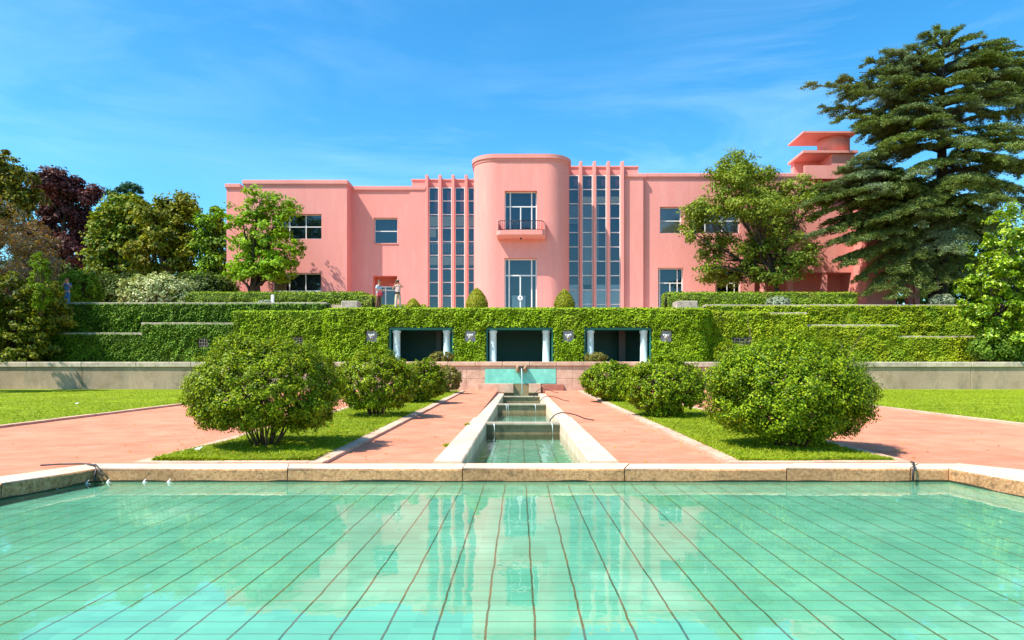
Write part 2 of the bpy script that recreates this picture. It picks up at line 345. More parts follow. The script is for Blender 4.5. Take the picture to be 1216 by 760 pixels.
def leafmesh(name, p, n, size, mats, parent=None, aspect=.55, fold=.18, mi=None, tdir=None, jit=.35, core=None):
    """one mesh of many small folded leaves; p,n (k,3)"""
    k = len(p)
    n = n + rng.normal(0, jit, (k, 3)); n /= np.linalg.norm(n, axis=1, keepdims=True) + 1e-9
    if tdir is None: t = rng.normal(0, 1, (k, 3))
    else: t = tdir + rng.normal(0, .25, (k, 3))
    t -= n * (t * n).sum(1, keepdims=True); t /= np.linalg.norm(t, axis=1, keepdims=True) + 1e-9
    b = np.cross(n, t)
    L = (size * rng.uniform(.65, 1.3, (k, 1))) * .5; W = L * aspect
    v = np.empty((k, 4, 3))
    v[:, 0] = p - t * L; v[:, 1] = p + b * W + n * L * fold * 2 - t * L * .1
    v[:, 2] = p + t * L; v[:, 3] = p - b * W + n * L * fold * 2 - t * L * .1
    co = v.reshape(-1, 3); nv = len(co)
    base = (np.arange(k) * 4)[:, None]
    tri = np.concatenate([base + np.array([[0, 1, 2]]), base + np.array([[0, 2, 3]])], 1).reshape(-1)
    nt_ = k * 2
    cv, cf = ([], []) if core is None else (core.v, core.f)
    me = bpy.data.meshes.new(name)
    me.vertices.add(nv + len(cv))
    allco = np.concatenate([co.ravel(), np.array(cv, float).ravel()]) if cv else co.ravel()
    me.vertices.foreach_set('co', allco.astype(np.float32))
    lc = [len(f) for f in cf]
    me.loops.add(len(tri) + sum(lc)); me.polygons.add(nt_ + len(cf))
    loops = np.concatenate([tri, np.array([i + nv for f in cf for i in f], int)]) if cf else tri
    me.loops.foreach_set('vertex_index', loops.astype(np.int32))
    starts = np.arange(nt_) * 3
    if cf: starts = np.concatenate([starts, len(tri) + np.concatenate([[0], np.cumsum(lc)[:-1]])])
    me.polygons.foreach_set('loop_start', starts.astype(np.int32))
    if not isinstance(mats, (list, tuple)): mats = [mats]
    for m in mats: me.materials.append(m)
    idx = np.zeros(nt_ + len(cf), np.int32)
    if mi is not None: idx[:nt_] = np.repeat(mi, 2)
    if cf: idx[nt_:] = len(mats) - 1
    me.polygons.foreach_set('material_index', idx)
    me.update(calc_edges=True); me.validate()
    return link(name, me, parent)

def vnoise(x, z, cell, seed=0):
    g_ = np.random.default_rng(seed + 101).random((256, 256)); x = x / cell + 1000; z = z / cell + 1000
    i = np.floor(x).astype(int); j = np.floor(z).astype(int); u = x - i; v = z - j; u = u*u*(3-2*u); v = v*v*(3-2*v)
    G = lambda a, b: g_[a % 256, b % 256]
    return (G(i, j)*(1-u) + G(i+1, j)*u)*(1-v) + (G(i, j+1)*(1-u) + G(i+1, j+1)*u)*v
def unit(k):
    d = rng.normal(0, 1, (k, 3)); return d / np.linalg.norm(d, axis=1, keepdims=True)
def lobe_points(lobes, n, clump_r, shell=(.55, 1.0), density=None, per=60):
    """leaves gathered in clumps lying in the outer shell of each ellipsoidal lobe"""
    lobes = np.array(lobes, float)
    area = (lobes[:, 3] * lobes[:, 5] + lobes[:, 3] * lobes[:, 4]) ; w = area / area.sum()
    P_, N_ = [], []; cents = []
    for L, wi in zip(lobes, w):
        k = max(20, int(n * wi)); nc = max(4, k // per)
        d = unit(nc); rr = rng.uniform(shell[0], shell[1], (nc, 1)) ** .7
        c = L[:3] + d * rr * L[3:6]
        cents.append(c)
        idx = rng.integers(0, nc, k)
        off = unit(k) * rng.uniform(.1, 1, (k, 1)) ** .6 * clump_r * rng.uniform(.6, 1.3, (nc, 1))[idx]
        off[:, 2] *= .6
        p = c[idx] + off
        nn = d[idx] * .5 + off / (clump_r + 1e-6) * .7 + np.array([0, 0, .55])
        P_.append(p); N_.append(nn)
    return np.concatenate(P_), np.concatenate(N_), cents

def wobble(a, b, k, amt):
    a = np.array(a); b = np.array(b); out = []
    for i in range(k + 1):
        t = i / k; q = a * (1 - t) + b * t
        if 0 < i < k: q = q + rng.normal(0, amt, 3)
        out.append(q)
    return out
def tree(name, base, lobes, label, cat, mats, n=9000, leaf=.25, clump=.6, trunk_r=.25, bark='bark', group=None, shell=(.5, 1.0), fork=.35, twigs=2, per=60, crown='crown', trunk='trunk', stems=1, mi=None, aspect=.6, jit=.35):
    t = thing(name, base, label, cat, group)
    b = np.array(base); sat = []
    for L_ in lobes:     # smaller outlying boughs break up each bough's outline
        L_ = np.array(L_)
        for _ in range(3):
            d_ = unit(1)[0]; d_[2] = abs(d_[2]) * .8 - .15
            sat.append(tuple(np.concatenate([L_[:3] + d_ * L_[3:6] * .95, L_[3:6] * rng.uniform(.28, .5)])))
    nl0 = len(lobes); lobes = list(lobes) + sat
    pts, nn, cents = lobe_points(lobes, n, clump, shell, per=per)
    L = np.array(lobes)
    top = L[:, :3].mean(0); h = L[:, 2].max() - b[2]
    mb = MB()
    for s in range(stems):
        bb = b + (rng.normal(0, trunk_r * .6, 3) * [1, 1, 0] if stems > 1 else 0)
        fk = b * (1 - fork) + np.array([top[0], top[1], b[2] + h]) * fork + (rng.normal(0, .25, 3) if stems > 1 else 0)
        r0 = trunk_r / math.sqrt(stems)
        pl = wobble(bb, fk, 4, .05 * h * .15)
        pl[0][2] -= .15
        mb.tube(pl, [r0 * 1.35, r0 * 1.05, r0 * .95, r0 * .88, r0 * .8], 10)
        for i, (lb, cs) in enumerate(zip(L[:nl0], cents)):
            if stems > 1 and i % stems != s: continue
            e = lb[:3] + np.array([0, 0, -.2 * lb[5]])
            q = wobble(fk, e, 5, .03 * h * .5)
            mb.tube(q, list(np.linspace(r0 * .62, r0 * .2, 6)), 7)
            for c in cs[:twigs * 6:1][:twigs * 3]:
                k0 = rng.integers(2, 6)
                mb.tube(wobble(q[k0], c, 3, .12), [r0 * .17, r0 * .11, r0 * .07, r0 * .03], 5)
    mb.build(trunk, M[bark], t)
    mats_ = [M[m] for m in mats] if isinstance(mats, (list, tuple)) else [M[mats]]
    mi_ = None
    if len(mats_) > 1: mi_ = (rng.random(len(pts)) < .35).astype(np.int32)
    leafmesh(crown, pts, nn, leaf, mats_, t, mi=mi_, aspect=aspect, jit=jit)
    return t
def plobes(D, lst, depth=.9, dj=.6):
    """lobes given in photo measures (px, py, rx, ry) on a tree standing D metres away; each gets real depth"""
    out = []
    for i, (px, py, rx, ry) in enumerate(lst):
        s = D / F
        out.append((PX(px, D), D + (rng.uniform(-dj, dj)) * rx * s, PZ(py, D), rx * s, rx * s * depth, ry * s))
    return out

# ------------------------------------------------------------------ ground and paths
def pathz(D): return .021 * (D - 9.6) - .02
g = MB()
def grid_ground():
    g.poly([(-900, -300, -1.0), (900, -300, -1.0), (900, 1200, -1.0), (-900, 1200, -1.0)])
grid_ground()
tag(g.build('ground', M['ground']), kind='structure')
AX = .09
mb = MB()
def sheet(mb, x0, x1, d0, d1, dz=0.0, thick=.5, mi=0, x0b=None, x1b=None):
    x0b = x0 if x0b is None else x0b; x1b = x1 if x1b is None else x1b
    a, b = pathz(max(d0, 9.6)) if d0 >= 9.6 else -.02, pathz(d1) if d1 >= 9.6 else -.02
    top = [(x0, d0, a+dz), (x1, d0, a+dz), (x1b, d1, b+dz), (x0b, d1, b+dz)]
    bot = [(x, y, z-thick) for x, y, z in top]
    mb.add(top + bot, [(0,1,2,3), (4,7,6,5), (0,4,5,1), (1,5,6,2), (2,6,7,3), (3,7,4,0)], mi)
sheet(mb, -60, 60, -40, 1.3)
sheet(mb, -60, -6.5, 1.3, 9.9); sheet(mb, 6.7, 60, 1.3, 9.9)
sheet(mb, -12.2, AX-1.3, 9.9, 38.5); sheet(mb, AX+1.3, 12.2, 9.9, 38.5)
tag(mb.build('path', M['gravel']), kind='structure')
mb = MB()
sheet(mb, -70, -12.2, 9.9, 39.2, .03); sheet(mb, 12.2, 70, 9.9, 39.2, .03)
tag(mb.build('lawn', M['lawn']), kind='structure')

# lawn edging stones
for s, lab in ((-1, 'thin pale stone edging between the left lawn and the red gravel'), (1, 'thin pale stone edging between the right lawn and the red gravel')):
    mb = MB(); d = 10.0
    while d < 38.3:
        d1 = min(38.4, d + 1.6); xa = s * 12.2
        x0, x1 = (xa - .09, xa + .09)
        sheet(mb, x0, x1, d, d1 - .012, .06 + rng.uniform(-.004, .004), .3)
        d = d1
    tag(mb.build('lawn_edging', M['pinkstone']), lab, 'kerb')

# beds: kerb ring, grass
def bed(xa, xb, side):
    root = thing('planting_bed', ((xa + xb) / 2, 10.4, 0), 'long grassed bed with pinkish stone kerb on the %s of the water channel' % side, 'garden bed')
    kb = MB(); w = .24
    for (x0, x1) in ((xa - w, xa), (xb, xb + w)):
        d = 10.35
        while d < 36.0:
            d1 = min(36.2, d + rng.uniform(1.5, 2.1))
            sheet(kb, x0, x1, d, d1 - .015, .055 + rng.uniform(-.006, .006), .3); d = d1
    x = xa - w
    while x < xb + w - .05:
        x1 = min(xb + w, x + 1.3); sheet(kb, x, x1 - .012, 10.1, 10.34, .055 + rng.uniform(-.005, .005), .3); x = x1
    sheet(kb, xa - w, xb + w, 36.2, 36.5, .05, .3)
    kb.build('kerb', M['pinkstone'], root)
    tf = MB(); sheet(tf, xa, xb, 10.35, 36.2, .045, .2)
    tf.build('turf', M['lawn'], root)
    # blades
    k = 42000
    D = 10.3 + (36 - 10.3) * rng.random(k) ** 2.1
    x = rng.uniform(xa - .03, xb + .03, k)
    h = rng.uniform(.03, .10, k) * (1 + .5 * np.sin(x * 3.1 + D * 1.7))
    z = .021 * (D - 9.6) + .02 + h * .4
    p = np.stack([x, D, z], 1)
    n = rng.normal(0, .5, (k, 3)) + [-.2, -.3, .8]
    td = np.stack([rng.normal(0, 1.1, k), rng.normal(0, 1.1, k), np.ones(k)], 1)
    o = leafmesh('grass', p, n, .11, M['grassblade'], root, aspect=.13, fold=.05, tdir=td * 1.0, jit=.05)
    tag(o, kind='stuff')
bed(-5.5, -3.15, 'left'); bed(3.35, 5.6, 'right')

for (px, py, lab) in ((388, 547, 'tuft of grass growing at the kerb corner of the left bed'), (531.5, 530, 'tuft of grass growing against the left channel wall'), (862, 547, 'tuft of grass growing at the kerb corner of the right bed'), (555, 505, 'small weed against the left channel wall farther up')):
    Dw = F * (EYE + .2216) / (py - VY + 17.02); k = 260
    p = np.array([PX(px, Dw), Dw, pathz(Dw) + .02]) + rng.normal(0, 1, (k, 3)) * [.03, .035, .01]
    td = np.stack([rng.normal(0, .8, k), rng.normal(0, .8, k), np.ones(k)], 1)
    tag(leafmesh('weed_tuft', p, rng.normal(0, .5, (k, 3)) + [-.2, -.3, .8], .07, M['grassblade'], aspect=.2, fold=.05, tdir=td, jit=.05), lab, 'weed')
k = 420; bb_ = rng.choice([-4.3, 4.5], k)
lx = bb_ + rng.normal(0, 1.9, k); lD = np.where(rng.random(k) < .6, rng.uniform(10.2, 16, k), rng.uniform(16, 30, k)); ok = (np.abs(lx - AX) > 1.45) & (lD > 10.1)
p = np.stack([lx, lD, .021 * (lD - 9.6) - .02 + .07 * ((np.abs(lx) > 3.1) & (np.abs(lx) < 5.7)) + .012], 1)[ok]
tag(leafmesh('fallen_leaves', p, np.tile([0, 0, 1.0], (len(p), 1)), .055, M['orangeleaf'], aspect=.6, jit=.25), kind='stuff')
# rougher lawn blades along the near parts of the lawn
k = 60000
side = rng.choice([-1, 1], k); D = 13 + 24 * rng.random(k) ** 1.6; x = side * (12.32 + 14 * rng.random(k) ** 1.2)
h = rng.uniform(.03, .07, k)
p = np.stack([x, D, .021 * (D - 9.6) + .01 + h * .4], 1)
td = np.stack([rng.normal(0, 1.3, k), rng.normal(0, 1.3, k), np.ones(k)], 1)
tag(leafmesh('lawn_grass', p, rng.normal(0, .5, (k, 3)) + [-.2, -.2, .9], .11, M['grassblade'], aspect=.16, fold=.05, tdir=td, jit=.05), kind='stuff')

# ------------------------------------------------------------------ pool
WZ = -.154
pool = thing('pool_basin', (0, 5.5, 0), 'wide green tiled pool with a rough granite rim in the foreground', 'pool')
inner = [(-5.9, 9.5), (5.97, 9.5), (6.12, 8.2), (6.35, 1.75), (-6.35, 1.75), (-6.15, 8.1)]
outer = [(-6.25, 10.05), (6.45, 10.05), (6.9, 9.3), (7.0, 1.2), (-6.95, 1.2), (-6.65, 8.6)]
mb = MB()
def coping_seg(mb, a, b, c, d, ztop=.035, zb=-.6):
    """a,b inner edge; c,d outer edge (c beside b)"""
    r = .035
    def sh(p, q, t): return (p[0] + (q[0] - p[0]) * t, p[1] + (q[1] - p[1]) * t)
    rows = []
    for (p, q) in ((a, d), (b, c)):
        w = math.dist(p, q); t = r / w
        jz = 0
        rows.append([(p[0], p[1], zb), (p[0], p[1], ztop - r), (*sh(p, q, t * .3), ztop - r * .3), (*sh(p, q, t), ztop), (*sh(p, q, 1 - t), ztop), (q[0], q[1], ztop - r), (q[0], q[1], zb)])
    vs = rows[0] + rows[1]; n = 7
    fs = [(i, i+1, n+i+1, n+i) for i in range(6)] + [tuple(range(n)), tuple(reversed(range(n, 2*n)))]
    o = len(mb.v); mb.v += vs
    for j, f in enumerate(fs):
        mb.f.append([o + i for i in f]); mb.mi.append(1 if j in (2, 3, 4) else 0); mb.sm.append(j in (1, 2))
def lerp(p, q, t): return (p[0] + (q[0]-p[0])*t, p[1] + (q[1]-p[1])*t)
cuts = {0: [0, .225, .43, .62, .81, .955, 1], 1: [0, 1], 2: [0, .33, .66, 1], 3: [0, .2, .4, .6, .8, 1], 4: [0, .33, .66, 1], 5: [0, 1]}
for i in range(6):
    A, B = inner[i], inner[(i+1) % 6]; Cc, Dd = outer[i], outer[(i+1) % 6]
    L = math.dist(A, B)
    for t0, t1 in zip(cuts[i][:-1], cuts[i][1:]):
        e = .006 / L
        coping_seg(mb, lerp(A, B, t0+e), lerp(A, B, t1-e), lerp(Cc, Dd, t1-e), lerp(Cc, Dd, t0+e), .035 + rng.uniform(-.006, .006))
mb.build('coping', [M['aggregate'], M['granite']], pool)
mb = MB()
FZ = WZ - .05
mb.poly([(x * 1.02, y + (.05 if y > 5 else -.05), FZ) for x, y in reversed(inner)])
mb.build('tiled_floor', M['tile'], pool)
mb = MB(); ii = [(x * .9985, y - .006 if y > 5 else y + .006) for x, y in inner]
mb.ribbon(ii, FZ - .01, WZ - .003, closed=True); mb.build('tiled_wall', M['poolwall'], pool)
mb = MB(); nx, ny = 60, 40
mb.poly([(x * .9995, y, WZ) for x, y in reversed([(a[0] * 1.003, a[1] + (.01 if a[1] > 5 else -.01)) for a in inner])])
tag(mb.build('water', M['water']), kind='structure')

# channel
ch = thing('cascade_channel', (AX, 24, .2), 'straight stepped water channel between pale granite side walls leading to the pool', 'water channel')
for s in (-1, 1):
    mb = MB(); d = 10.06
    while d < 37.2:
        d1 = min(37.3, d + 2.3)
        def tz(D): return .035 + .0128 * (D - 9.6) + .004
        xi, xo = AX + s * .935, AX + s * 1.375
        x0, x1 = min(xi, xo), max(xi, xo); j = rng.uniform(-.004, .004); dd = d1 - .012
        b = .02
        vs = []
        for D in (d, dd):
            z = tz(D) + j + .02
            vs += [(x0, D, -.6), (x0, D, z - b), (x0 + b, D, z), (x1 - b, D, z), (x1, D, z - b), (x1, D, -.6)]
        mb.add(vs, [(i, i+1, 6+i+1, 6+i) for i in range(5)] + [tuple(range(6)), tuple(reversed(range(6, 12)))])
        d = d1
    mb.build('side_wall', M['granite'], ch)
slabs = [(17.4, .148, -.17), (26.4, .275, -.10), (35.0, .335, -.01)]
for (D, zt, zw) in slabs:
    mb = MB()
    mb.bbox(AX - .955, AX + .955, D - .07, D + .38, zt - .075, zt, .02)
    o = mb.build('weir_slab', M['slab'], ch)
    mb = MB(); mb.box(AX - .934, AX + .934, D, D + .33, -.6, zt - .075); mb.build('weir_wall', M['wetstone'], o)
mb = MB()
mb.box(AX - .95, AX + .95, 10.0, 17.42, -.5, WZ - .14); mb.box(AX - .95, AX + .95, 17.7, 26.42, -.5, -.21); mb.box(AX - .95, AX + .95, 26.7, 35.02, -.5, -.11); mb.box(AX - .95, AX + .95, 35.3, 37.6, -.5, .1)
mb.build('tiled_bed', M['chtile'], ch)
for (d0, d1, z) in ((10.02, 17.41, -.135), (17.72, 26.41, -.095), (26.72, 35.01, -.005), (35.32, 37.55, .2)):
    mb = MB(); mb.poly([(AX - .936, d0, z), (AX + .936, d0, z), (AX + .936, d1, z), (AX - .936, d1, z)])
    tag(mb.build('water', M['chwater']), kind='structure')
# trickles over the two near weirs
def stream(parent, pts, r, name='water_stream'):
    mb = MB(); mb.tube(pts, r, 6); return mb.build(name, M['chwater_solid'], parent)
M['chwater_solid'] = plain('falling_water', (.75, .82, .84), .15)
for (x, D, z0, z1) in ((-.62, 26.3, .27, -.09), (-.55, 26.32, .27, -.09), (.5, 26.3, .27, -.09), (.72, 17.3, .14, -.13), (-.75, 17.31, .14, -.13)):
    stream(ch, [(AX + x, D + .05, z0), (AX + x + .02, D - .03, z0 - .06), (AX + x + .03, D - .06, z1)], [.012, .01, .006])

# hoses crossing the right channel wall
for (D, lab, sc_) in ((17.9, 'black hose arching over the right channel wall nearest the pool', 1.0), (26.8, 'black hose arching over the right channel wall at the middle step', 1.0), (34.4, 'black hose arching over the right channel wall by the fountain', 1.0)):
    mb = MB(); z = pathz(D)
    pts = []
    for i in range(25):
        t = i / 24
        x = AX + .62 + t * 1.25
        zz = z + float(np.interp(x - AX, [.62, .72, .85, 1.0, 1.2, 1.42, 1.62, 1.87], [-.2, .04, .17, .215, .20, .145, .06, .02]))
        pts.append((x, D + .1 * math.sin(t * 3), zz))
    mb.tube(pts, .016, 6)
    tag(mb.build('hose', M['rubber']), lab, 'hose')
# cable at the left pool corner, pipe at right
mb = MB()
pts = [P(48, 555, 9.9), P(70, 553.5, 10.0), P(95, 553.2, 10.0), P(107, 553.8, 9.8), P(112, 556, 9.62), P(114, 562, 9.44), P(112, 568, 9.43), P(113, 574, 9.4)]
pts = [(x, y, z + .03) for x, y, z in pts]
mb.tube(pts, .013, 6)
pts = [P(104, 554, 9.75), P(114, 554.5, 9.6), P(118, 559, 9.45), P(119.5, 565, 9.43), P(123, 568, 9.42)]
mb.tube([(x, y, z + .03) for x, y, z in pts], .011, 6)
tag(mb.build('cable', M['rubber']), 'thin black cable looping over the left corner of the pool rim', 'cable')
mb = MB()
pts = [P(1082, 551, 9.95), P(1085, 552, 9.6), P(1085.5, 556, 9.46), P(1084.5, 566, 9.45), P(1084, 574, 9.44)]
mb.tube([(x, y, z + .03) for x, y, z in pts], .014, 6)
tag(mb.build('hose', M['iron']), 'short grey hose hanging over the far pool rim near its right corner', 'hose')
mb = MB()
ii = [(x * .9990, y - .004 if y > 5 else y + .004) for x, y in inner]; nn_ = 60
for (A, B) in zip(ii, ii[1:] + ii[:1]):
    pts_ = [lerp(A, B, i / nn_) for i in range(nn_ + 1)]
    for a, b in zip(pts_[:-1], pts_[1:]):
        h0 = WZ + .006 + .026 * float(vnoise(np.array([a[0] + a[1]]), np.array([0.]), .23)[0]) ** 1.5; h1 = WZ + .006 + .026 * float(vnoise(np.array([b[0] + b[1]]), np.array([0.]), .23)[0]) ** 1.5
        mb.poly([(a[0], a[1], WZ - .02), (b[0], b[1], WZ - .02), (b[0], b[1], h1), (a[0], a[1], h0)])
mb.build('waterline_moss', M['moss'], pool)
# feathers
fe = [(128, 569, 'at the left corner of the far pool rim'), (171, 571, 'upright, second from the left pool corner'), (200, 571, 'lying flat, third from the left pool corner'), (103, 574, 'beside the cable at the left side rim'), (65, 580, 'lowest along the left side rim')]
for (px, py, w) in fe:
    D = F * (EYE - WZ - .01) / (py - VY); D = min(D, 9.42); x = PX(px, D)
    mb = MB(); q_ = .6
    mb.add([(x+a_*q_, D+b_*q_, WZ+c_*q_) for a_, b_, c_ in ((-.04, 0, .008), (0, -.01, .05), (.05, .01, .10), (.02, -.02, .03), (.09, 0, .012), (.01, -.03, .006))], [(0,1,2,3), (0,3,4,5)])
    tag(mb.build('feather', M['feather']), 'small white feather floating on the pool ' + w, 'feather')
for (px, py, w) in ((235, 537, 'on the grass in front of the left foreground bush'), (91, 481, 'on the left lawn')):
    D = F * (EYE + .17) / (py - VY + 17) ; x = PX(px, D); z = pathz(D) + .1
    mb = MB(); mb.add([(x-.07, D, z), (x, D-.02, z+.03), (x+.08, D+.02, z+.05), (x+.03, D-.03, z-.01)], [(0,1,2,3)])
    tag(mb.build('feather', M['feather']), 'small white feather lying ' + w, 'feather')

# ------------------------------------------------------------------ fountain wall and lawn walls
TZ = 2.14
fw = thing('fountain_wall', (AX, 37.7, .6), 'pinkish stone fountain wall with turquoise tile panel and spout at the head of the channel', 'fountain')
FD = 37.7
xa, xb = PX(470, FD), PX(765, FD)
mb = MB()
x = xa; 
while x < xb - .1:
    x1 = min(xb, x + 1.95)
    for (z0, z1) in ((.4, 1.22), (1.228, TZ - .22)):
        mb.bbox(x + .004, x1 - .004, FD, FD + .6, z0, z1, .012)
    x = x1
mb.build('masonry', M['pinkstone'], fw)
mb = MB(); x = xa - .1
while x < xb:
    x1 = min(xb + .1, x + 1.5); mb.bbox(x + .004, x1 - .004, FD - .09, FD + .7, TZ - .216, TZ + .02, .03); x = x1
mb.build('cap', M['pinkstone'], fw)
mb = MB(); mb.box(PX(576, FD), PX(660, FD), FD - .03, FD - .001, PZ(455.5, FD), PZ(438.2, FD)); mb.build('tile_panel', M['walltile'], fw)
mb = MB()
sx = AX + .02
for s in (-1, 1):
    mb.ell((sx + s * .2, FD - .16, PZ(438.8, FD)), (.125, .2, .19), 12, 8)
    mb.tube([(sx + s * .22, FD - .02, PZ(436, FD)), (sx + s * .24, FD - .3, PZ(435.5, FD)), (sx + s * .17, FD - .38, PZ(439, FD))], [.09, .08, .05], 8)
mb.ell((sx, FD - .08, PZ(434.6, FD)), (.3, .14, .09), 12, 6)
o = mb.build('spout_carving', surf('carved_stone', [(.30,.18,.10), (.48,.32,.2)], scale=6, rough=.9), fw)
mb = MB(); mb.tube([(sx, FD, PZ(437.4, FD)), (sx, FD - .34, PZ(437.6, FD))], .075, 10); mb.build('spout_pipe', M['iron'], o)
mb = MB()
mb.tube([(sx, FD - .33, PZ(438, FD)), (sx + .01, FD - .43, PZ(441, FD)), (sx + .02, FD - .47, PZ(448, FD)), (sx + .02, FD - .5, PZ(468.5, FD - .5))], [.03, .025, .022, .03], 8)
mb.build('water_jet', M['chwater_solid'], fw)
# steps/blocks under the panel
mb = MB()
z1 = PZ(455.6, FD - .35); z0 = .45
mb.bbox(PX(568, FD), AX - .42, FD - .34, FD - .002, z0, z1, .015); mb.bbox(AX + .42, PX(642, FD), FD - .34, FD - .002, z0, z1, .015)
mb.build('plinth', M['pinkstone'], fw)
mb = MB(); mb.bbox(PX(644.5, FD), PX(669, FD), FD - .36, FD - .002, z0, PZ(456.3, FD - .35), .015); mb.build('side_block', surf('red_sandstone', [(.36,.13,.09), (.48,.2,.14)], scale=3, rough=.9), fw)
mb = MB(); mb.box(AX - .41, AX + .41, FD - .06, FD - .004, .2, z1 - .02); mb.build('wet_niche', M['wetstone'], fw)

def lawn_wall(x0, x1, D, label):
    w = thing('lawn_wall', ((x0+x1)/2, D, .6), label, 'wall')
    mb = MB(); x = x0
    while x < x1 - .1:
        e = min(x1, x + 6.2); mb.bbox(x + .008, e - .008, D, D + .5, .3, TZ - .27, .015); x = e
    mb.build('render', M['greywall'], w)
    mb = MB(); x = x0
    while x < x1 - .1:
        e = min(x1, x + 3.1); mb.bbox(x + .006, e - .006, D - .09, D + .6, TZ - .266, TZ + .03, .03); x = e
    mb.build('cap', M['capstone'], w)
lawn_wall(-62, xa - .1, 38.7, 'long low weathered grey wall with pale cap behind the left lawn')
lawn_wall(xb + .1, 62, 38.7, 'long low weathered grey wall with pale cap behind the right lawn')

# terraces (earth behind the walls)
mb = MB()
mb.box(-62, 62, 39.0, 46, -.9, TZ - .06)
mb.box(xa, xb, 38.0, 39.1, -.9, TZ - .05)
tag(mb.build('lower_terrace', M['earth']), kind='structure')
mb = MB()
mb.box(-10.5, 10.2, 44.2, 60, -.9, 5.30)
mb.box(-70, -10.5, 44.4, 140, -.9, 6.02); mb.box(10.2, 75, 44.4, 140, -.9, 5.86)
tag(mb.build('upper_terrace', M['earth']), kind='structure')

# ------------------------------------------------------------------ ivy
def ivy_on(outline, z0, z1, dens, holes=(), top=.0, bulge=.08):
    """points on a vertical surface above the plan polyline (front normals to the right of travel, i.e. -y when going +x)"""
    P_, N_ = [], []
    for (a, b) in zip(outline[:-1], outline[1:]):
        a = np.array(a); b = np.array(b); L = np.linalg.norm(b - a); k = int(L * (z1 - z0) * dens)
        if k < 1: continue
        t = rng.random(k)[:, None]; xy = a * (1 - t) + b * t
        z = z0 + (z1 - z0) * rng.random(k)
        nrm = np.array([(b - a)[1], -(b - a)[0]]) / L
        sx_ = xy[:, 0] + xy[:, 1]
        off = bulge * (.2 + .8 * rng.random(k)) + .13 * vnoise(sx_, z, .33) + .09 * vnoise(sx_, z, 1.1, 5)
        xy = xy + nrm * off[:, None]
        keep = np.ones(k, bool)
        for (hx0, hx1, hz0, hz1) in holes:
            e = .05 * np.sin(xy[:, 0] * 17 + z * 13)
            keep &= ~((xy[:, 0] > hx0 + e) & (xy[:, 0] < hx1 + e) & (z > hz0 + e) & (z < hz1 + e))
        p = np.column_stack([xy, z])[keep]
        P_.append(p); N_.append(np.tile([nrm[0] - .35, nrm[1], .8], (len(p), 1)))
        if top > 0:
            k = int(L * top * dens)
            t = rng.random(k)[:, None]; xy = a * (1 - t) + b * t - nrm * (rng.random(k)[:, None] * top - .06)
            P_.append(np.column_stack([xy, np.full(k, z1) + rng.uniform(-.03, .06, k)])); N_.append(np.tile([nrm[0]*.2, nrm[1]*.2, 1], (k, 1)))
    return np.concatenate(P_), np.concatenate(N_)

LD = 40.0
lg = thing('ivy_loggia', (0, LD, TZ), 'wide ivy covered loggia with three dark openings framed by pale blue columns', 'loggia')
X0, X1 = PX(381, LD), PX(848, LD); r = 1.3
def arc(cx, cy, r, a0, a1, k): return [(cx + r*math.cos(a0 + (a1-a0)*i/k), cy + r*math.sin(a0 + (a1-a0)*i/k)) for i in range(k+1)]
plan = [(X0, 44.3)] + arc(X0 + r, LD + r, r, math.pi, 1.5*math.pi, 7) + arc(X1 - r, LD + r, r, 1.5*math.pi, 2*math.pi, 7) + [(X1, 44.3)]
ZT = PZ(367.5, LD); OZ = PZ(389, LD)
ops = [(PX(462.5, LD), PX(538, LD)), (PX(577.5, LD), PX(656.5, LD)), (PX(693.8, LD), PX(773, LD))]
mb = MB()
# curved/straight masonry with openings, front
left = [p for p in plan if p[0] <= X0 + r + .01]; right = [p for p in plan if p[0] >= X1 - r - .01]
mb.ribbon(left, TZ - .1, ZT); mb.ribbon(right, TZ - .1, ZT)
edges = [X0 + r] + [e for o in ops for e in o] + [X1 - r]
for i in range(0, len(edges), 2): mb.box(edges[i], edges[i+1], LD, LD + .7, TZ - .1, OZ)
mb.box(X0 + r, X1 - r, LD, LD + .7, OZ, ZT)
mb.build('masonry', M['vine'], lg)
mb = MB(); mb.poly([(x, y, ZT + .03) for x, y in plan]); mb.poly([(x, y, ZT - .05) for x, y in reversed(plan)]); mb.ribbon(plan, ZT - .05, ZT + .03)
mb.build('roof_slab', M['lichenstone'], lg)
# interior
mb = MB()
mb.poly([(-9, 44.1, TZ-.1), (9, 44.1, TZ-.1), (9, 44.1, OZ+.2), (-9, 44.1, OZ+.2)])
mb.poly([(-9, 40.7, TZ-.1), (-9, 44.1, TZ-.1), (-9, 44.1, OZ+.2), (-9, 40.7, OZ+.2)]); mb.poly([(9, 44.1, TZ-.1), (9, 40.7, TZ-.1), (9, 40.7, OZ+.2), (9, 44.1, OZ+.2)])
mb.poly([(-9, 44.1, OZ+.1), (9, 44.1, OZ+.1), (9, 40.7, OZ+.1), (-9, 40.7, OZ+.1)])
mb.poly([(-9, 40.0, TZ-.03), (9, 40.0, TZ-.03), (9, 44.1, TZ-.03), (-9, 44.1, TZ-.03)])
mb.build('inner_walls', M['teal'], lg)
holes = []
masks = [441.7, 558.5, 675, 790.7]
for m_ in masks: holes.append((PX(m_ - 7, LD), PX(m_ + 7, LD), PZ(406, LD), PZ(392.5, LD)))
holes += [(a - .05, b + .05, TZ - 1, OZ + .03) for a, b in ops]
p, n = ivy_on(plan, TZ, ZT + .05, 420, holes, top=.35)
leafmesh('ivy', p, n, .125, M['ivy'], lg, aspect=.8)
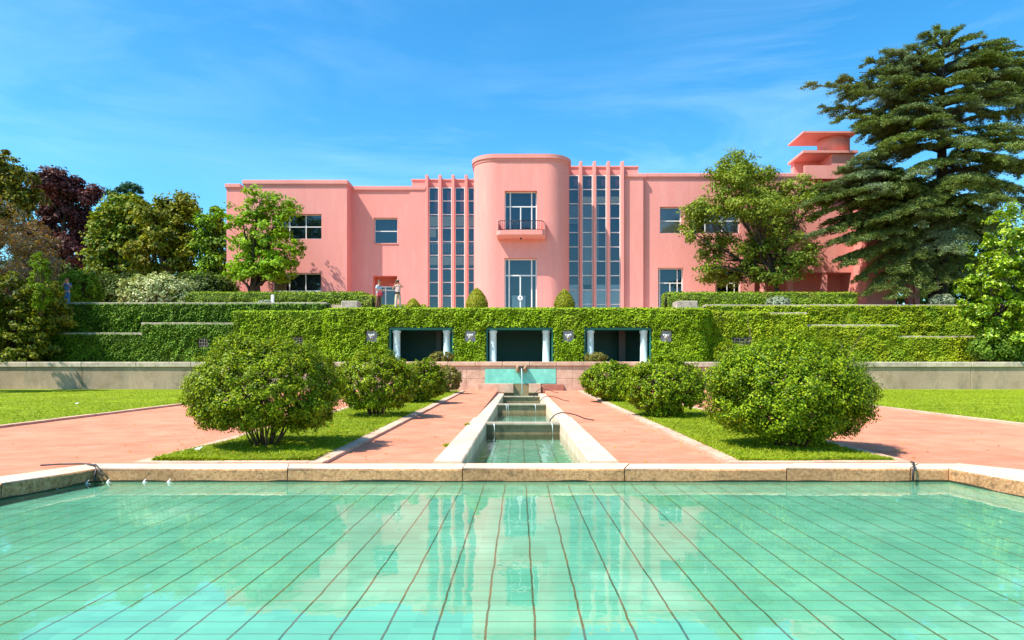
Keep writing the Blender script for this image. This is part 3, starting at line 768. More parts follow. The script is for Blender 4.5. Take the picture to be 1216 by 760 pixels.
for (a, b) in ops:
    mb = MB()   # painted timber surround
    mb.box(a + .002, a + .07, LD - .02, LD + .6, TZ - .02, OZ - .002); mb.box(b - .07, b - .002, LD - .02, LD + .6, TZ - .02, OZ - .002); mb.box(a + .072, b - .072, LD - .02, LD + .6, OZ - .13, OZ - .002)
    f = mb.build('opening_frame', M['teal_edge'], lg)
    for cx in (a + .38, b - .38):
        mb = MB(); mb.lathe(cx, LD + .25, [(.26, TZ-.02), (.26, TZ+.06), (.215, TZ+.1), (.205, OZ-.32), (.25, OZ-.26), (.25, OZ-.135)], 24); mb.build('column', M['colblue'], lg)
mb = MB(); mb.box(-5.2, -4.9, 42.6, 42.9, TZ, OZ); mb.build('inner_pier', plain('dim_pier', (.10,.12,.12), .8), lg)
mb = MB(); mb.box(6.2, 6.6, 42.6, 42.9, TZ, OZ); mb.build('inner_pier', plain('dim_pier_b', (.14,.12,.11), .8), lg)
ordn = ['leftmost of the four on the ivy loggia', 'between the left and middle loggia openings', 'between the middle and right loggia openings', 'rightmost of the four on the ivy loggia']
for m_, w in zip(masks, ordn):
    cx, cz = PX(m_, LD), PZ(399.3, LD)
    t = thing('mask_plaque', (cx, LD - .03, cz), 'square grey plaque with a white carved face, ' + w, 'plaque', 'carved face plaques on the ivy wall')
    mb = MB(); mb.bbox(cx - .32, cx + .32, LD - .05, LD + .05, cz - .33, cz + .33, .02); mb.build('panel', M['plaque'], t)
    mb = MB()
    mb.ell((cx, LD - .1, cz - .04), (.12, .1, .17), 12, 8)
    mb.ell((cx - .13, LD - .1, cz + .06), (.08, .07, .09), 10, 6); mb.ell((cx + .13, LD - .1, cz + .06), (.08, .07, .09), 10, 6)
    mb.tube([(cx, LD - .18, cz + .05), (cx, LD - .22, cz - .06)], [.02, .035], 6)
    f = mb.build('carved_face', M['facestone'], t)
    for s in (-1, 1):
        mb = MB(); mb.ell((cx + s*.05, LD - .19, cz + .02), (.022, .015, .018), 8, 5); mb.build('eye', M['iron'], f)
    mb = MB(); mb.ell((cx, LD - .19, cz - .13), (.04, .02, .03), 8, 5)
    mb.build('mouth', M['iron'], f)

def ivywall(x0, x1, D, zt, label, mat='ivy', cap=True, dens=330, holes=(), endl=False, endr=False, z0=None, thick=1.0, leaf=.13):
    z0 = TZ - .02 if z0 is None else z0
    w = thing('ivy_wall', ((x0+x1)/2, D, z0), label, 'ivy wall')
    mb = MB(); mb.box(x0, x1, D, D + thick, z0, zt - (.10 if cap else 0)); mb.build('masonry', M['vine'], w)
    if cap:
        mb = MB(); x = x0 - .05
        while x < x1:
            e = min(x1 + .05, x + 1.7); j = rng.uniform(-.01, .01); mb.bbox(x + .01, e - .01, D - .07 + j, D + thick*.6, zt - .098 + j, zt + .045 + j, .02); x = e
        mb.build('cap_stone', M['lichenstone'], w)
    out = ([(x0, D + thick)] if endl else []) + [(x0, D), (x1, D)] + ([(x1, D + thick)] if endr else [])
    p, n = ivy_on(out, z0, zt - (.04 if cap else -.04), dens, holes, top=0 if cap else thick * .8)
    leafmesh('ivy', p, n, leaf, M[mat], w, aspect=.8)
    return w
def grille(parent, x0, x1, z0, z1, D):
    mb = MB(); mb.box(x0, x1, D - .02, D + .04, z0, z1); w = mb.build('dark_opening_panel', M['black'], parent)
    mb = MB()
    for i in range(4): x = x0 + (x1 - x0) * (i + .5) / 4; mb.tube([(x, D - .06, z0), (x, D - .06, z1)], .02, 6)
    for i in range(3): z = z0 + (z1 - z0) * (i + .5) / 3; mb.tube([(x0, D - .06, z), (x1, D - .06, z)], .02, 6)
    mb.build('bars', M['lichenstone'], w)
D2 = 42.0
w = ivywall(PX(169, D2), PX(278, D2), D2, PZ(384, D2), 'ivy wall with pale cap and barred opening, middle step of the left stair', 'ivydark', holes=[(PX(236, D2), PX(248, D2), PZ(413, D2), PZ(401, D2))])
grille(w, PX(236, D2), PX(248, D2), PZ(413, D2), PZ(401, D2), D2)
w = ivywall(PX(278, D2) + .01, PX(390, D2), D2, PZ(370.5, D2), 'tallest ivy wall step joining the left end of the loggia', 'ivy', cap=False, endl=True, holes=[(PX(348, D2), PX(361, D2), PZ(409, D2), PZ(400, D2))])
grille(w, PX(348, D2), PX(361, D2), PZ(409, D2), PZ(400, D2), D2)
ivywall(-29.9, PX(169, D2) - .01, D2, PZ(396, D2), 'lowest ivy wall step with pale cap beside the big dark left bush', 'ivydark')
ivywall(-46, PX(388, 44), 44.0, PZ(360, 44), 'high upper ivy wall with thin pale cap at back left', 'ivydark', endr=True)
w = ivywall(PX(838, D2), PX(912, D2), D2, PZ(371.5, D2), 'ivy wall step joining the right end of the loggia, uncapped', 'ivyyellow', cap=False, holes=[(PX(869, D2), PX(892, D2), PZ(411, D2), PZ(400, D2))])
grille(w, PX(869, D2), PX(892, D2), PZ(411, D2), PZ(400, D2), D2)
ivywall(PX(912, D2) + .01, PX(957, D2), D2, PZ(372, D2), 'short ivy wall step with grey cap behind the right foreground bush', 'ivyyellow', endr=True)
w = ivywall(PX(957, D2) + .01, PX(1066, D2), D2, PZ(386.5, D2), 'ivy wall with grey cap and barred opening, middle step of the right stair', 'ivyyellow', endr=True, holes=[(PX(986, D2), PX(1001, D2), PZ(418, D2), PZ(406, D2))])
grille(w, PX(986, D2), PX(1001, D2), PZ(418, D2), PZ(406, D2), D2)
ivywall(PX(1066, D2) + .01, PX(1178, D2), D2, PZ(400, D2), 'lower ivy wall with pale cap on the right, left of the glossy tree', 'ivyyellow', endr=True)
ivywall(PX(1166, 41.3), 36, 41.3, PZ(420, 41.3), 'lowest short ivy wall under the glossy tree at far right', 'ivyyellow')
ivywall(PX(838, 44), 38, 44.0, PZ(362.5, 44), 'high upper ivy wall with grey cap at back right', 'ivyyellow')
# end blocks
for (a, b, lab) in ((405, 424.5, 'weathered stone block at the end of the upper hedge on the left'), (803, 829, 'weathered stone block at the end of the upper hedge on the right')):
    D = 43.0; mb = MB(); mb.bbox(PX(a, D), PX(b, D), D, D + 1.1, 5.2, PZ(357, D), .05)
    tag(mb.build('stone_block', M['lichenstone']), lab, 'stone block')
# clipped hedges on the upper terrace
def hedge(x0, x1, y0, y1, z0, z1, label, mat='hedge', leaf=.12, dens=330, slope=0):
    h = thing('clipped_hedge', ((x0+x1)/2, y0, z0), label, 'hedge')
    core = MB(); core.box(x0+.05, x1-.05, y0+.05, y1-.05, z0, z1 - .06)
    out = [(x0, y1), (x0, y0), (x1, y0), (x1, y1)]
    p, n = ivy_on(out, z0, z1, dens, top=0, bulge=.1)
    k = int((x1-x0)*(y1-y0)*dens)
    pt = np.column_stack([rng.uniform(x0, x1, k), rng.uniform(y0, y1, k), z1 + rng.uniform(-.05, .08, k) + .04*np.sin(np.arange(k))])
    p = np.concatenate([p, pt]); n = np.concatenate([n, np.tile([0, 0, 1.0], (k, 1))])
    leafmesh('foliage', p, n, leaf, [M[mat], M['vine']], h, aspect=.7, core=core)
hedge(PX(204, 45.6), PX(432, 45.6), 45.5, 46.6, 6.0, PZ(347.8, 45.6), 'long clipped hedge on the upper terrace in front of the left wing')
hedge(PX(422, 44.8), PX(444, 44.8), 44.4, 46.4, 5.3, PZ(352, 44.8), 'short lower clipped hedge beside the left stone block', mat='hedge')
hedge(PX(792, 45.6), PX(1015, 45.6), 45.5, 46.6, 5.3, PZ(348, 45.6), 'long clipped hedge on the upper terrace in front of the right wing')
hedge(PX(448, 47), PX(505, 47), 47, 47.8, 5.3, PZ(363, 47), 'low clipped hedge behind the two visitors', mat='hedge')
# topiary cones
def cone(px0, px1, pyt, D, label):
    cx = (PX(px0, D) + PX(px1, D)) / 2; r = (PX(px1, D) - PX(px0, D)) / 2; zt = PZ(pyt, D); zb = 5.3; h = zt - zb
    t = thing('topiary_cone', (cx, D, zb), label, 'topiary', 'clipped cones on the loggia roof')
    k = int(2600 * r * h)
    u = rng.random(k); zz = zb + h * u
    rr = r * np.where(u < .35, .93 + .2 * u, 1.0 * np.clip(1 - (np.clip(u - .3, 0, 1) / .7) ** 1.5, 0, 1) ** .72)
    a = rng.random(k) * 2 * math.pi
    p = np.stack([cx + rr*np.cos(a), D + rr*np.sin(a), zz], 1); n = np.stack([np.cos(a), np.sin(a), .4 + u], 1)
    core = MB(); core.lathe(cx, D, [(r*.85, zb), (r*.93, zb + h*.32), (r*.68, zb + h*.6), (r*.3, zb + h*.86), (.02, zb + h*.95)], 20)
    leafmesh('foliage', p, n, .085, M['cone'], t, aspect=.7, core=core)
    mb = MB(); mb.tube([(cx, D, zb - .05), (cx, D, zb + .3)], .07, 8); mb.build('stem', M['bark'], t)
cone(482, 499.5, 354, 41.5, 'smallest clipped cone, just right of the visitors')
cone(553, 579.5, 342, 41.5, 'taller clipped cone left of the central glass door')
cone(657.7, 682.6, 343.6, 41.5, 'clipped cone right of the central glass door')

def shrub(name, cx, D, zb, rx, ry, h, label, mat, leaf, n, cat='shrub', clump=.12, stemr=.03, stems=9, core=True, group=None, per=40, open_base=.25, bark='tanbark', crown='foliage'):
    """dense round shrub: stems fan from the base, clumps of leaves in a thick shell with hollows"""
    t = thing(name, (cx, D, zb), label, cat, group)
    rz = h * .5; cz = zb + h - rz
    nc = n // per
    d = unit(nc); 
    lump = 1 + .11*(vnoise(d[:, 0]*2 + d[:, 1], d[:, 2]*2 + d[:, 1]*.7, .5, int(abs(cx)*7)) - .5)*2 + .07*(vnoise(d[:, 0]*2 - d[:, 1], d[:, 2]*2, .22, int(D)) - .5)*2
    rr = (rng.uniform(.62, 1.0, nc) ** .6) * lump
    c = np.stack([cx + d[:, 0]*rr*rx*.97, D + d[:, 1]*rr*ry*.97, cz + d[:, 2]*rr*rz*.97], 1)
    lo = c[:, 2] < zb + h*.16
    c[lo, 0] = cx + (c[lo, 0]-cx)*.7; c = c[c[:, 2] > zb + h * open_base * .45]; nc = len(c)
    idx = rng.integers(0, nc, n)
    off = unit(n) * (rng.random((n, 1)) ** .5) * clump * rng.uniform(.5, 1.4, (nc, 1))[idx]
    p = c[idx] + off
    out = (c[idx] - np.array([cx, D, cz])) / np.array([rx, ry, rz])
    nn = out * .8 + off / clump * .6 + np.array([0, 0, .5])
    leafmesh(crown, p, nn, leaf, M[mat], t, aspect=.62)
    mb = MB()
    for i in range(stems):
        a = 2*math.pi*i/stems + rng.uniform(-.3, .3); q = rng.uniform(.35, .85)
        s0 = np.array([cx + .13*rx*math.cos(a)*(i%3+1)/3, D + .13*ry*math.sin(a)*(i%3+1)/3, zb - .05])
        m1 = np.array([cx + rx*.42*q*math.cos(a), D + ry*.42*q*math.sin(a), zb + h*.25])
        e = np.array([cx + rx*.8*q*math.cos(a), D + ry*.8*q*math.sin(a), zb + h*rng.uniform(.5, .8)])
        rs = stemr*rng.uniform(.7, 1.3)
        mb.tube([s0, (s0+m1)/2 + rng.normal(0, .02, 3), m1, (m1+e)/2 + rng.normal(0, .04, 3), e], [rs*1.2, rs, rs*.85, rs*.6, rs*.25], 7)
        for j in range(4):
            e2 = e + rng.normal(0, .28, 3)*np.array([rx, ry, rz]); mb.tube([m1*(1-j*.2) + e*j*.2, (m1+e2)/2 + rng.normal(0, .04, 3), e2], [rs*.5, rs*.35, rs*.12], 5)
    mb.build('stems', M[bark], t)
    return t
G = 'rounded boxwood bushes in the two beds'
shrub('boxwood_bush', PX(315, 12), 12.0, .07, 1.36, 1.25, 1.93, 'large open-stemmed boxwood bush in the left foreground, bare twigs at its foot', 'box', .047, 76000, clump=.11, stemr=.016, stems=20, group=G, per=55, open_base=.42)
shrub('boxwood_bush', PX(938, 11.9), 11.9, .07, 1.44, 1.3, 1.95, 'largest boxwood bush, dense and bright, in the right foreground', 'boxbright', .046, 88000, clump=.13, stemr=.03, stems=12, group=G, per=45, open_base=.22)
shrub('boxwood_bush', PX(447, 19), 19.0, .2, 1.22, 1.15, 1.82, 'second boxwood bush in the left bed, just behind the largest', 'box', .07, 24000, group=G, open_base=.3)
shrub('boxwood_bush', PX(500, 26), 25.5, .35, 1.0, 1.0, 1.62, 'third boxwood bush in the left bed, partly behind the second', 'box', .08, 17000, group=G, open_base=.25)
shrub('boxwood_bush', PX(530, 33.5), 33.5, .5, .78, .75, 1.4, 'bronze tinged farthest bush of the left bed by the fountain wall', 'brownshrub', .085, 9000, group=G, open_base=.3)
shrub('boxwood_bush', PX(790, 18.8), 18.8, .2, 1.22, 1.15, 1.68, 'middle boxwood bush of the right bed, tightly rounded', 'boxbright', .068, 27000, group=G, open_base=.15)
shrub('boxwood_bush', PX(723, 26.5), 26.5, .36, 1.12, 1.1, 1.58, 'farthest boxwood bush of the right bed, low and rounded', 'boxbright', .08, 20000, group=G, open_base=.1)
shrub('terrace_shrub', PX(524.5, 39.1), 39.15, TZ, .68, .45, .62, 'small bronze shrub in front of the left loggia opening', 'brownshrub', .085, 3500, open_base=.1)
shrub('terrace_shrub', PX(707, 39.1), 39.15, TZ, .68, .45, .55, 'small olive shrub in front of the right loggia opening', 'brownshrub', .085, 3500, open_base=.1)
shrub('terrace_shrub', PX(864.5, 39.7), 39.8, TZ, .82, .7, 1.25, 'round green shrub against the ivy right of the loggia', 'box', .09, 6000, open_base=.1)
shrub('silver_shrub', PX(925, 44.9), 44.9, 5.8, .74, .6, .82, 'round silvery shrub in front of the right hedge', 'silverleaf', .10, 5000, open_base=.05)
shrub('silver_shrub', PX(1118, 44.9), 44.9, 5.85, .84, .7, .85, 'round silvery shrub under the cedar on the right wall top', 'silverleaf', .10, 5500, open_base=.05)
shrub('silver_shrub', PX(315, 44.8), 44.8, 6.0, .42, .4, .38, 'tiny silvery shrub on the left wall top beside the white post', 'silverleaf', .08, 1600, open_base=.05)
shrub('flowering_shrub', PX(182, 45.4), 45.9, 5.4, 2.75, 1.3, 2.85, 'wide cream variegated shrub on the upper terrace at left', 'cream', .17, 11000, clump=.28, stemr=.05, open_base=.1)
mb = MB(); D = 44.7; mb.bbox(PX(321.6, D), PX(325, D), D, D + .15, 6.0, PZ(350, D), .02)
tag(mb.build('post', M['white_blind']), 'small white post on the left wall top', 'post')

# ------------------------------------------------------------------ villa
V = thing('pink_villa', (0, 50, 5.3), 'pink modernist villa with rounded central bay and tall ribbed windows', 'house')
ZB = 5.0
def wall(x0, x1, y, z0, z1, holes=(), depth=.35, name='wall', mat='pink', sides=(None, None), back=None, top=True):
    """front wall facing -y with real window openings and reveals"""
    xs = sorted({x0, x1, *[h[0] for h in holes], *[h[1] for h in holes]}); zs = sorted({z0, z1, *[h[2] for h in holes], *[h[3] for h in holes]})
    xs = [x for x in xs if x0 <= x <= x1]; zs = [z for z in zs if z0 <= z <= z1]
    mb = MB()
    for a, b in zip(xs[:-1], xs[1:]):
        for c, d in zip(zs[:-1], zs[1:]):
            m = ((a+b)/2, (c+d)/2)
            if any(h[0] < m[0] < h[1] and h[2] < m[1] < h[3] for h in holes): continue
            mb.poly([(a, y, c), (b, y, c), (b, y, d), (a, y, d)])
    for h in holes:
        a, b, c, d = h[:4]; dp = h[4] if len(h) > 4 else depth; d = min(d, z1)
        mb.poly([(a, y, c), (a, y, d), (a, y+dp, d), (a, y+dp, c)]); mb.poly([(b, y, d), (b, y, c), (b, y+dp, c), (b, y+dp, d)])
        mb.poly([(a, y, d), (b, y, d), (b, y+dp, d), (a, y+dp, d)]); mb.poly([(b, y, c), (a, y, c), (a, y+dp, c), (b, y+dp, c)])
    if back is not None:
        mb.poly([(x0, y, z0), (x0, y, z1), (x0, back, z1), (x0, back, z0)]); mb.poly([(x1, y, z1), (x1, y, z0), (x1, back, z0), (x1, back, z1)])
        mb.poly([(x0, y, z1), (x1, y, z1), (x1, back, z1), (x0, back, z1)]); mb.poly([(x1, back, z0), (x0, back, z0), (x0, back, z1), (x1, back, z1)])
    return mb.build(name, M[mat], V)
def window(x0, x1, z0, z1, y, vs=(), hs=(), fw=.06, parent=None, blinds=(), name='window', vpart=None, inter=.7):
    """frame in the opening (front face at y), glass, dim room and blinds behind it"""
    mb = MB(); d = .06
    mb.box(x0+.002, x0+fw, y, y+d, z0+.002, z1-.002); mb.box(x1-fw, x1-.002, y, y+d, z0+.002, z1-.002)
    mb.box(x0+fw, x1-fw, y, y+d, z1-fw, z1-.002); mb.box(x0+fw, x1-fw, y, y+d, z0+.002, z0+fw)
    for h in hs: mb.box(x0+fw, x1-fw, y+.003, y+d-.003, h-fw/2, h+fw/2)
    for v in vs:
        if isinstance(v, tuple): mb.box(v[0]-fw/2, v[0]+fw/2, y+.006, y+d-.006, v[1], v[2])
        else: mb.box(v-fw/2, v+fw/2, y+.006, y+d-.006, z0+fw, z1-fw)
    w = mb.build(name, M['frame'], V)
    mb = MB(); mb.poly([(x0+.01, y+.035, z0+.01), (x1-.01, y+.035, z0+.01), (x1-.01, y+.035, z1-.01), (x0+.01, y+.035, z1-.01)])
    mb.build('pane', M['glass'], w)
    mb = MB(); a, b, c, e = x0-.02, x1+.02, z0-.02, z1+.02; yy = y + d + .002; bk = yy + inter
    mb.poly([(a, bk, c), (b, bk, c), (b, bk, e), (a, bk, e)]); mb.poly([(a, yy, c), (a, yy, e), (a, bk, e), (a, bk, c)]); mb.poly([(b, yy, c), (b, bk, c), (b, bk, e), (b, yy, e)])
    mb.poly([(a, yy, e), (b, yy, e), (b, bk, e), (a, bk, e)]); mb.poly([(a, yy, c), (a, bk, c), (b, bk, c), (b, yy, c)])
    mb.build('room', M['interior'], w)
    for (bx0, bx1, bz0, bz1, bm) in blinds:
        mb = MB(); mb.box(max(bx0, x0), min(bx1, x1), y + .12, y + .14, bz0, bz1); mb.build('blind', M[bm], w)  # rose panels imitate reflections in the ribbed panes
    return w
def cornice(x0, x1, y0, y1, z0, z1, name='cornice'):
    mb = MB(); mb.bbox(x0, x1, y0, y1, z0, z1, .03)
    # lower, smaller moulding
    mb.box(x0+.06, x1-.06, y0+.07, y1-.02, z0-.10, z0-.003)
    return mb.build(name, M['pink_trim'], V)

# left wing
LW = 52.0
zt = PZ(219, LW)
hol = [(PX(323, LW), PX(381.7, LW), PZ(283.8, LW), PZ(254, LW)), (PX(323, LW), PX(381.2, LW), PZ(362, LW), PZ(324, LW))]
xl, xr = PX(289.7, LW), PX(412, LW)
wall(xl, xr, LW, ZB, zt, hol, back=60)
cornice(xl-.1, xr+.1, LW-.12, 60, zt+.002, PZ(214, LW))
h = hol[0]; xs = [h[0] + (h[1]-h[0])*i/3 for i in (1, 2)]
window(*h, LW+.28, xs, [PZ(268.6, LW)], fw=.07)
h = hol[1]; window(*h, LW+.28, [h[0] + (h[1]-h[0])*i/3 for i in (1, 2)], [PZ(345.2, LW)], fw=.08, blinds=[(h[0], h[0]+1.0, PZ(344, LW), PZ(326, LW), 'blind')])
LS = 53.4
wall(PX(269, LS), PX(292, LS), LS, ZB, PZ(223, LS), (), back=60)
cornice(PX(269, LS)-.1, PX(292, LS)-.4, LS-.12, 60, PZ(223, LS)+.002, PZ(218.5, LS))
# left recess
LR = 53.4
zc = PZ(226, LR)
hol = [(PX(443.8, LR), PX(472, LR), PZ(288.8, LR), PZ(258.5, LR)), (PX(442.8, LR), PX(471.6, LR), ZB, PZ(327.5, LR), .9)]
xe = PX(509, LR)
wall(xr - .3, xe, LR, ZB, zc, hol, back=60)
cornice(xr - .1, PX(506, LR), LR-.12, 60, zc+.002, PZ(221.3, LR))
mb = MB(); mb.box(PX(486.5, LR), xe, LR-.05, LR-.002, ZB, zc-.105); mb.build('pilaster', M['pink'], V)
window(*hol[0], LR+.28, [], [PZ(273.8, LR)], fw=.07)
mb = MB(); h = hol[0]; mb.box(h[0]-.06, h[1]+.06, LR-.05, LR+.2, h[2]-.08, h[2]-.002); mb.build('sill', M['pink_trim'], V)
mb = MB(); h = hol[1]; mb.box(h[0]+.002, h[1]-.002, LR+.87, LR+.95, PZ(340, LR+.9), h[3]); mb.build('transom_panel', M['deep_pink'], V)
h = hol[1]
dr = window(h[0]+.003, h[1]-.003, ZB, PZ(340, LR+.9)-.003, LR+.86, [PX(458, LR+.9)], [PZ(344.8, LR+.9)], fw=.09, name='door')
# small red notice above that door
mb = MB(); D = LR+.8; mb.bbox(PX(462, D), PX(467.5, D), D, D+.05, PZ(340, D), PZ(336.2, D), .01); mb.build('notice', M['silver'], V)

def glazing(fins, y, ztop, zfin, zatt, rows, x_right, att_x, blinds_fn, depth_behind):
    """ribbed glazing: projecting fins, strips of panes between them, attic above"""
    s = F / y; fwid = 3.4 / s
    mb = MB(); mb.box(att_x[0], att_x[1], y + .45, y + 4, ZB, zatt); mb.build('attic_wall', M['pink'], V)
    mb = MB(); mb.bbox(att_x[0]-.04, att_x[1]+.04, y + .38, y + 4, zatt + .001, zatt + .12, .02); mb.build('attic_cap', M['pink_trim'], V)
    for f in fins:
        mb = MB(); mb.bbox(f - fwid/2, f + fwid/2, y - .28, y + .446, ZB, zfin, .02); mb.build('fin', M['pink'], V)
    st = list(fins) + ([x_right] if x_right is not None else [])
    for i, (a, b) in enumerate(zip(st[:-1], st[1:])):
        x0, x1 = a + fwid/2 + .002, b - fwid/2 - .002
        # lintel
        window(x0, x1, ZB, ztop, y + .12, [], rows[1:-1], fw=.07, blinds=blinds_fn(i, x0, x1), name='ribbed_window', inter=.24)
    return
GL = 53.6
s_ = F / GL
rowsL = [PZ(222 + 16.15*i, GL) for i in range(11)]
def blL(i, x0, x1):
    out = [(x0 + (x1-x0)*(.5 if i > 0 else .55), x1, PZ(251, GL), PZ(226, GL), 'rose_reflection'),
           (x0, x1, PZ(268, GL), PZ(256, GL), 'blind'), (x0, x1, PZ(314, GL), PZ(304, GL), 'blind')]
    if i == 0: out.append((x0, x1 - .25, PZ(281, GL), PZ(271, GL), 'blind'))
    if i in (1,): out.append((x0, x1, PZ(382, GL), PZ(353, GL), 'plaque'))
    return out
finsL = [PX(x, GL) for x in (507.2, 522.8, 538.3, 553.8, 569.5)]
glazing(finsL, GL, PZ(222, GL), PZ(208.7, GL), PZ(212.6, GL), rowsL, None, (PX(489, GL+.4), PX(600, GL)), blL, 0)
# balustrade seen behind the left glazing
for a, b in zip(finsL[:-1], finsL[1:]):
    mb = MB(); z0, z1 = PZ(300, GL), PZ(289, GL)
    for q in np.arange(a + .15, b - .12, .12): mb.box(q-.012, q+.012, GL+.2, GL+.22, z0, z1)
    mb.box(a+.13, b-.13, GL+.19, GL+.23, z1, z1+.04); mb.build('balustrade', M['frame'], V)
# right glazing
GR = 50.6
rowsR = [PZ(207.3 + 17.1*i, GR) for i in range(11)]
def blR(i, x0, x1):
    out = [(x0 + (x1-x0)*.55, x1 - .06, PZ(220, GR), PZ(212, GR), 'rose_reflection'), (x0, x1, PZ(382, GR), PZ(337.5, GR), 'pale_blind')]
    if i > 0: out.append((x0, x1, PZ(240, GR), PZ(232.5, GR), 'blind'))
    if i in (0, 1, 2): out.append((x0, x1 - (.05 if i != 2 else .55), PZ(265 + (80 if i == 1 else 0) - (1 if i == 1 else 0), GR) if i != 2 else PZ(310, GR), PZ(243, GR), 'plaque'))
    return out
finsR = [PX(x, GR) for x in (673, 689.5, 705.8, 722.2, 738.8)]
glazing(finsR, GR, PZ(207.3, GR), PZ(192.7, GR), PZ(197, GR), rowsR, None, (PX(640, GR), PX(758, GR+.4)), blR, 0)
# pier right of right glazing
D = GR - .0
zc = PZ(210.5, D)
wall(PX(740.6, D), PX(764, D), D, ZB, zc, (), back=60)
cornice(PX(741, D), PX(764, D)+.05, D-.1, 60, zc+.002, PZ(206, D))
# right main wall
RW = 50.9
zc = PZ(210.5, RW)
hol = [(PX(783.7, RW), PX(809.5, RW), PZ(277, RW), PZ(245.5, RW)), (PX(818, RW), PX(879, RW), PZ(277, RW), PZ(245.5, RW)),
       (PX(781.5, RW), PX(811.5, RW), PZ(368, RW), PZ(318, RW)), (PX(849.6, RW), PX(879.7, RW), PZ(368, RW), PZ(318, RW)),
       (PX(896, RW), PX(1011, RW), ZB, PZ(323.5, RW), 1.9)]
xR = PX(1019, RW)
wall(PX(764.3, RW), xR, RW, ZB, zc, hol, back=60)
cornice(PX(765.5, RW), xR, RW-.12, 60, zc+.002, PZ(206, RW))
h = hol[0]; window(*h, RW+.28, [], [PZ(261.5, RW)], fw=.07, blinds=[(h[0], h[1], h[2], PZ(262.5, RW), 'blind'), (h[0], h[1], PZ(260, RW), h[3], 'plaque')])
h = hol[1]; window(*h, RW+.28, [h[0]+(h[1]-h[0])*i/3 for i in (1, 2)], [PZ(261.5, RW)], fw=.07, blinds=[(h[0]+1.3, h[1], h[2], h[3], 'white_blind')])
for h in hol[2:4]:
    w3 = (h[1]-h[0]); zt_ = PZ(335.6, RW)
    window(*h, RW+.28, [h[0]+.17, h[1]-w3*.21, ((h[0]+h[1])/2, h[2], zt_)], [zt_], fw=.07)
# porch interior and columns
h = hol[4]
mb = MB(); mb.poly([(h[0], RW+1.9, ZB), (h[1], RW+1.9, ZB), (h[1], RW+1.9, h[3]), (h[0], RW+1.9, h[3])]); mb.build('porch_wall', M['pink'], V)
for px in (907.5, 939, 980):
    mb = MB(); cx = PX(px, RW)
    if px < 910: mb.lathe(cx, RW+.3, [(.27, ZB), (.27, h[3]-.002)], 20)
    else: mb.bbox(cx-.19, cx+.19, RW+.06, RW+.5, ZB, h[3]-.002, .02)
    mb.build('porch_column', M['pink'], V)
# right end wing
EW = 49.0
wall(PX(1029, EW), PX(1064, EW), EW, ZB, PZ(206.5, EW), (), back=60)
cornice(PX(1029, EW)-.1, PX(1064, EW)+.1, EW-.12, 60, PZ(206.5, EW)+.002, PZ(202, EW))
mb = MB(); D = EW - .04; mb.lathe(0, 0, [(.14, 0), (.14, .03)], 16)
mb.v = [(PX(1040, D) + x, D + z, PZ(324, D) + y) for x, y, z in mb.v]; mb.build('round_sign', M['signgreen'], V)
# low side porch at the far right
mb = MB(); D = 49.5
mb.bbox(PX(1064, EW)+.01, PX(1094, D), D, D+5, PZ(326.5, D), PZ(323, D), .02); o = mb.build('side_porch_roof', M['pink_trim'], V)
for px in (1084, 1092):
    mb = MB(); mb.box(PX(px, D)-.2, PX(px, D)+.2, D+.3, D+.7, ZB, PZ(326.5, D)-.002); mb.build('side_porch_pillar', M['pink'], V)
mb = MB(); mb.box(PX(1064, EW)+.02, PX(1094, D), D+3.5, D+3.8, ZB, PZ(326.5, D)-.002); mb.build('side_porch_wall', M['deep_pink'], V)

# rounded central bay
BD = 47.7; bx0, bx1 = PX(562.8, BD+1.65), PX(675.8, BD+1.65); r = 1.65
zt = PZ(189, BD)
a1 = arc(bx0 + r, BD + r, r, math.pi, 1.5*math.pi, 16); a2 = arc(bx1 - r, BD + r, r, 1.5*math.pi, 2*math.pi, 16)
mb = MB()
mb.ribbon([(bx0, 54.5)] + a1, ZB, zt, smooth=[False] + [True]*16); mb.ribbon(a2 + [(bx1, 54.5)], ZB, zt, smooth=[True]*16 + [False])
mb.build('bay_side', M['pink'], V)
wu = (PX(599.3, BD), PX(637.8, BD), PZ(273, BD), PZ(226.5, BD)); wd = (PX(599, BD), PX(637.8, BD), ZB, PZ(306.5, BD))
wall(bx0 + r, bx1 - r, BD, ZB, zt, [wu, wd], name='bay_front', depth=.4)
def ring(off, z0, z1, nm):
    o1 = arc(bx0 + r, BD + r, r + off, math.pi, 1.5*math.pi, 16); o2 = arc(bx1 - r, BD + r, r + off, 1.5*math.pi, 2*math.pi, 16)
    pl = [(bx0-off, 54.6)] + o1 + o2 + [(bx1+off, 54.6)]
    mb = MB(); mb.ribbon(pl, z0, z1, smooth=[False]+[True]*34); mb.poly([(x, y, z1) for x, y in pl]); mb.poly([(x, y, z0) for x, y in reversed(pl)]); return mb.build(nm, M['pink_trim'], V)
ring(.13, PZ(188, BD), PZ(183.3, BD), 'bay_cornice'); ring(.05, zt - .12, PZ(188, BD)-.003, 'bay_moulding')
zm = PZ(244.2, BD)
window(*wu, BD+.32, [PX(606, BD+.3), PX(631.4, BD+.3), (PX(618.2, BD+.3), wu[2], zm)], [zm], fw=.08)
zm = PZ(326.4, BD)
window(*wd, BD+.32, [PX(604.6, BD+.3), PX(631.4, BD+.3), (PX(617.8, BD+.3), wd[2], zm)], [zm], fw=.09, name='glass_door', blinds=[(PX(608, BD), PX(624, BD), ZB, PZ(350, BD), 'pale_blind')])
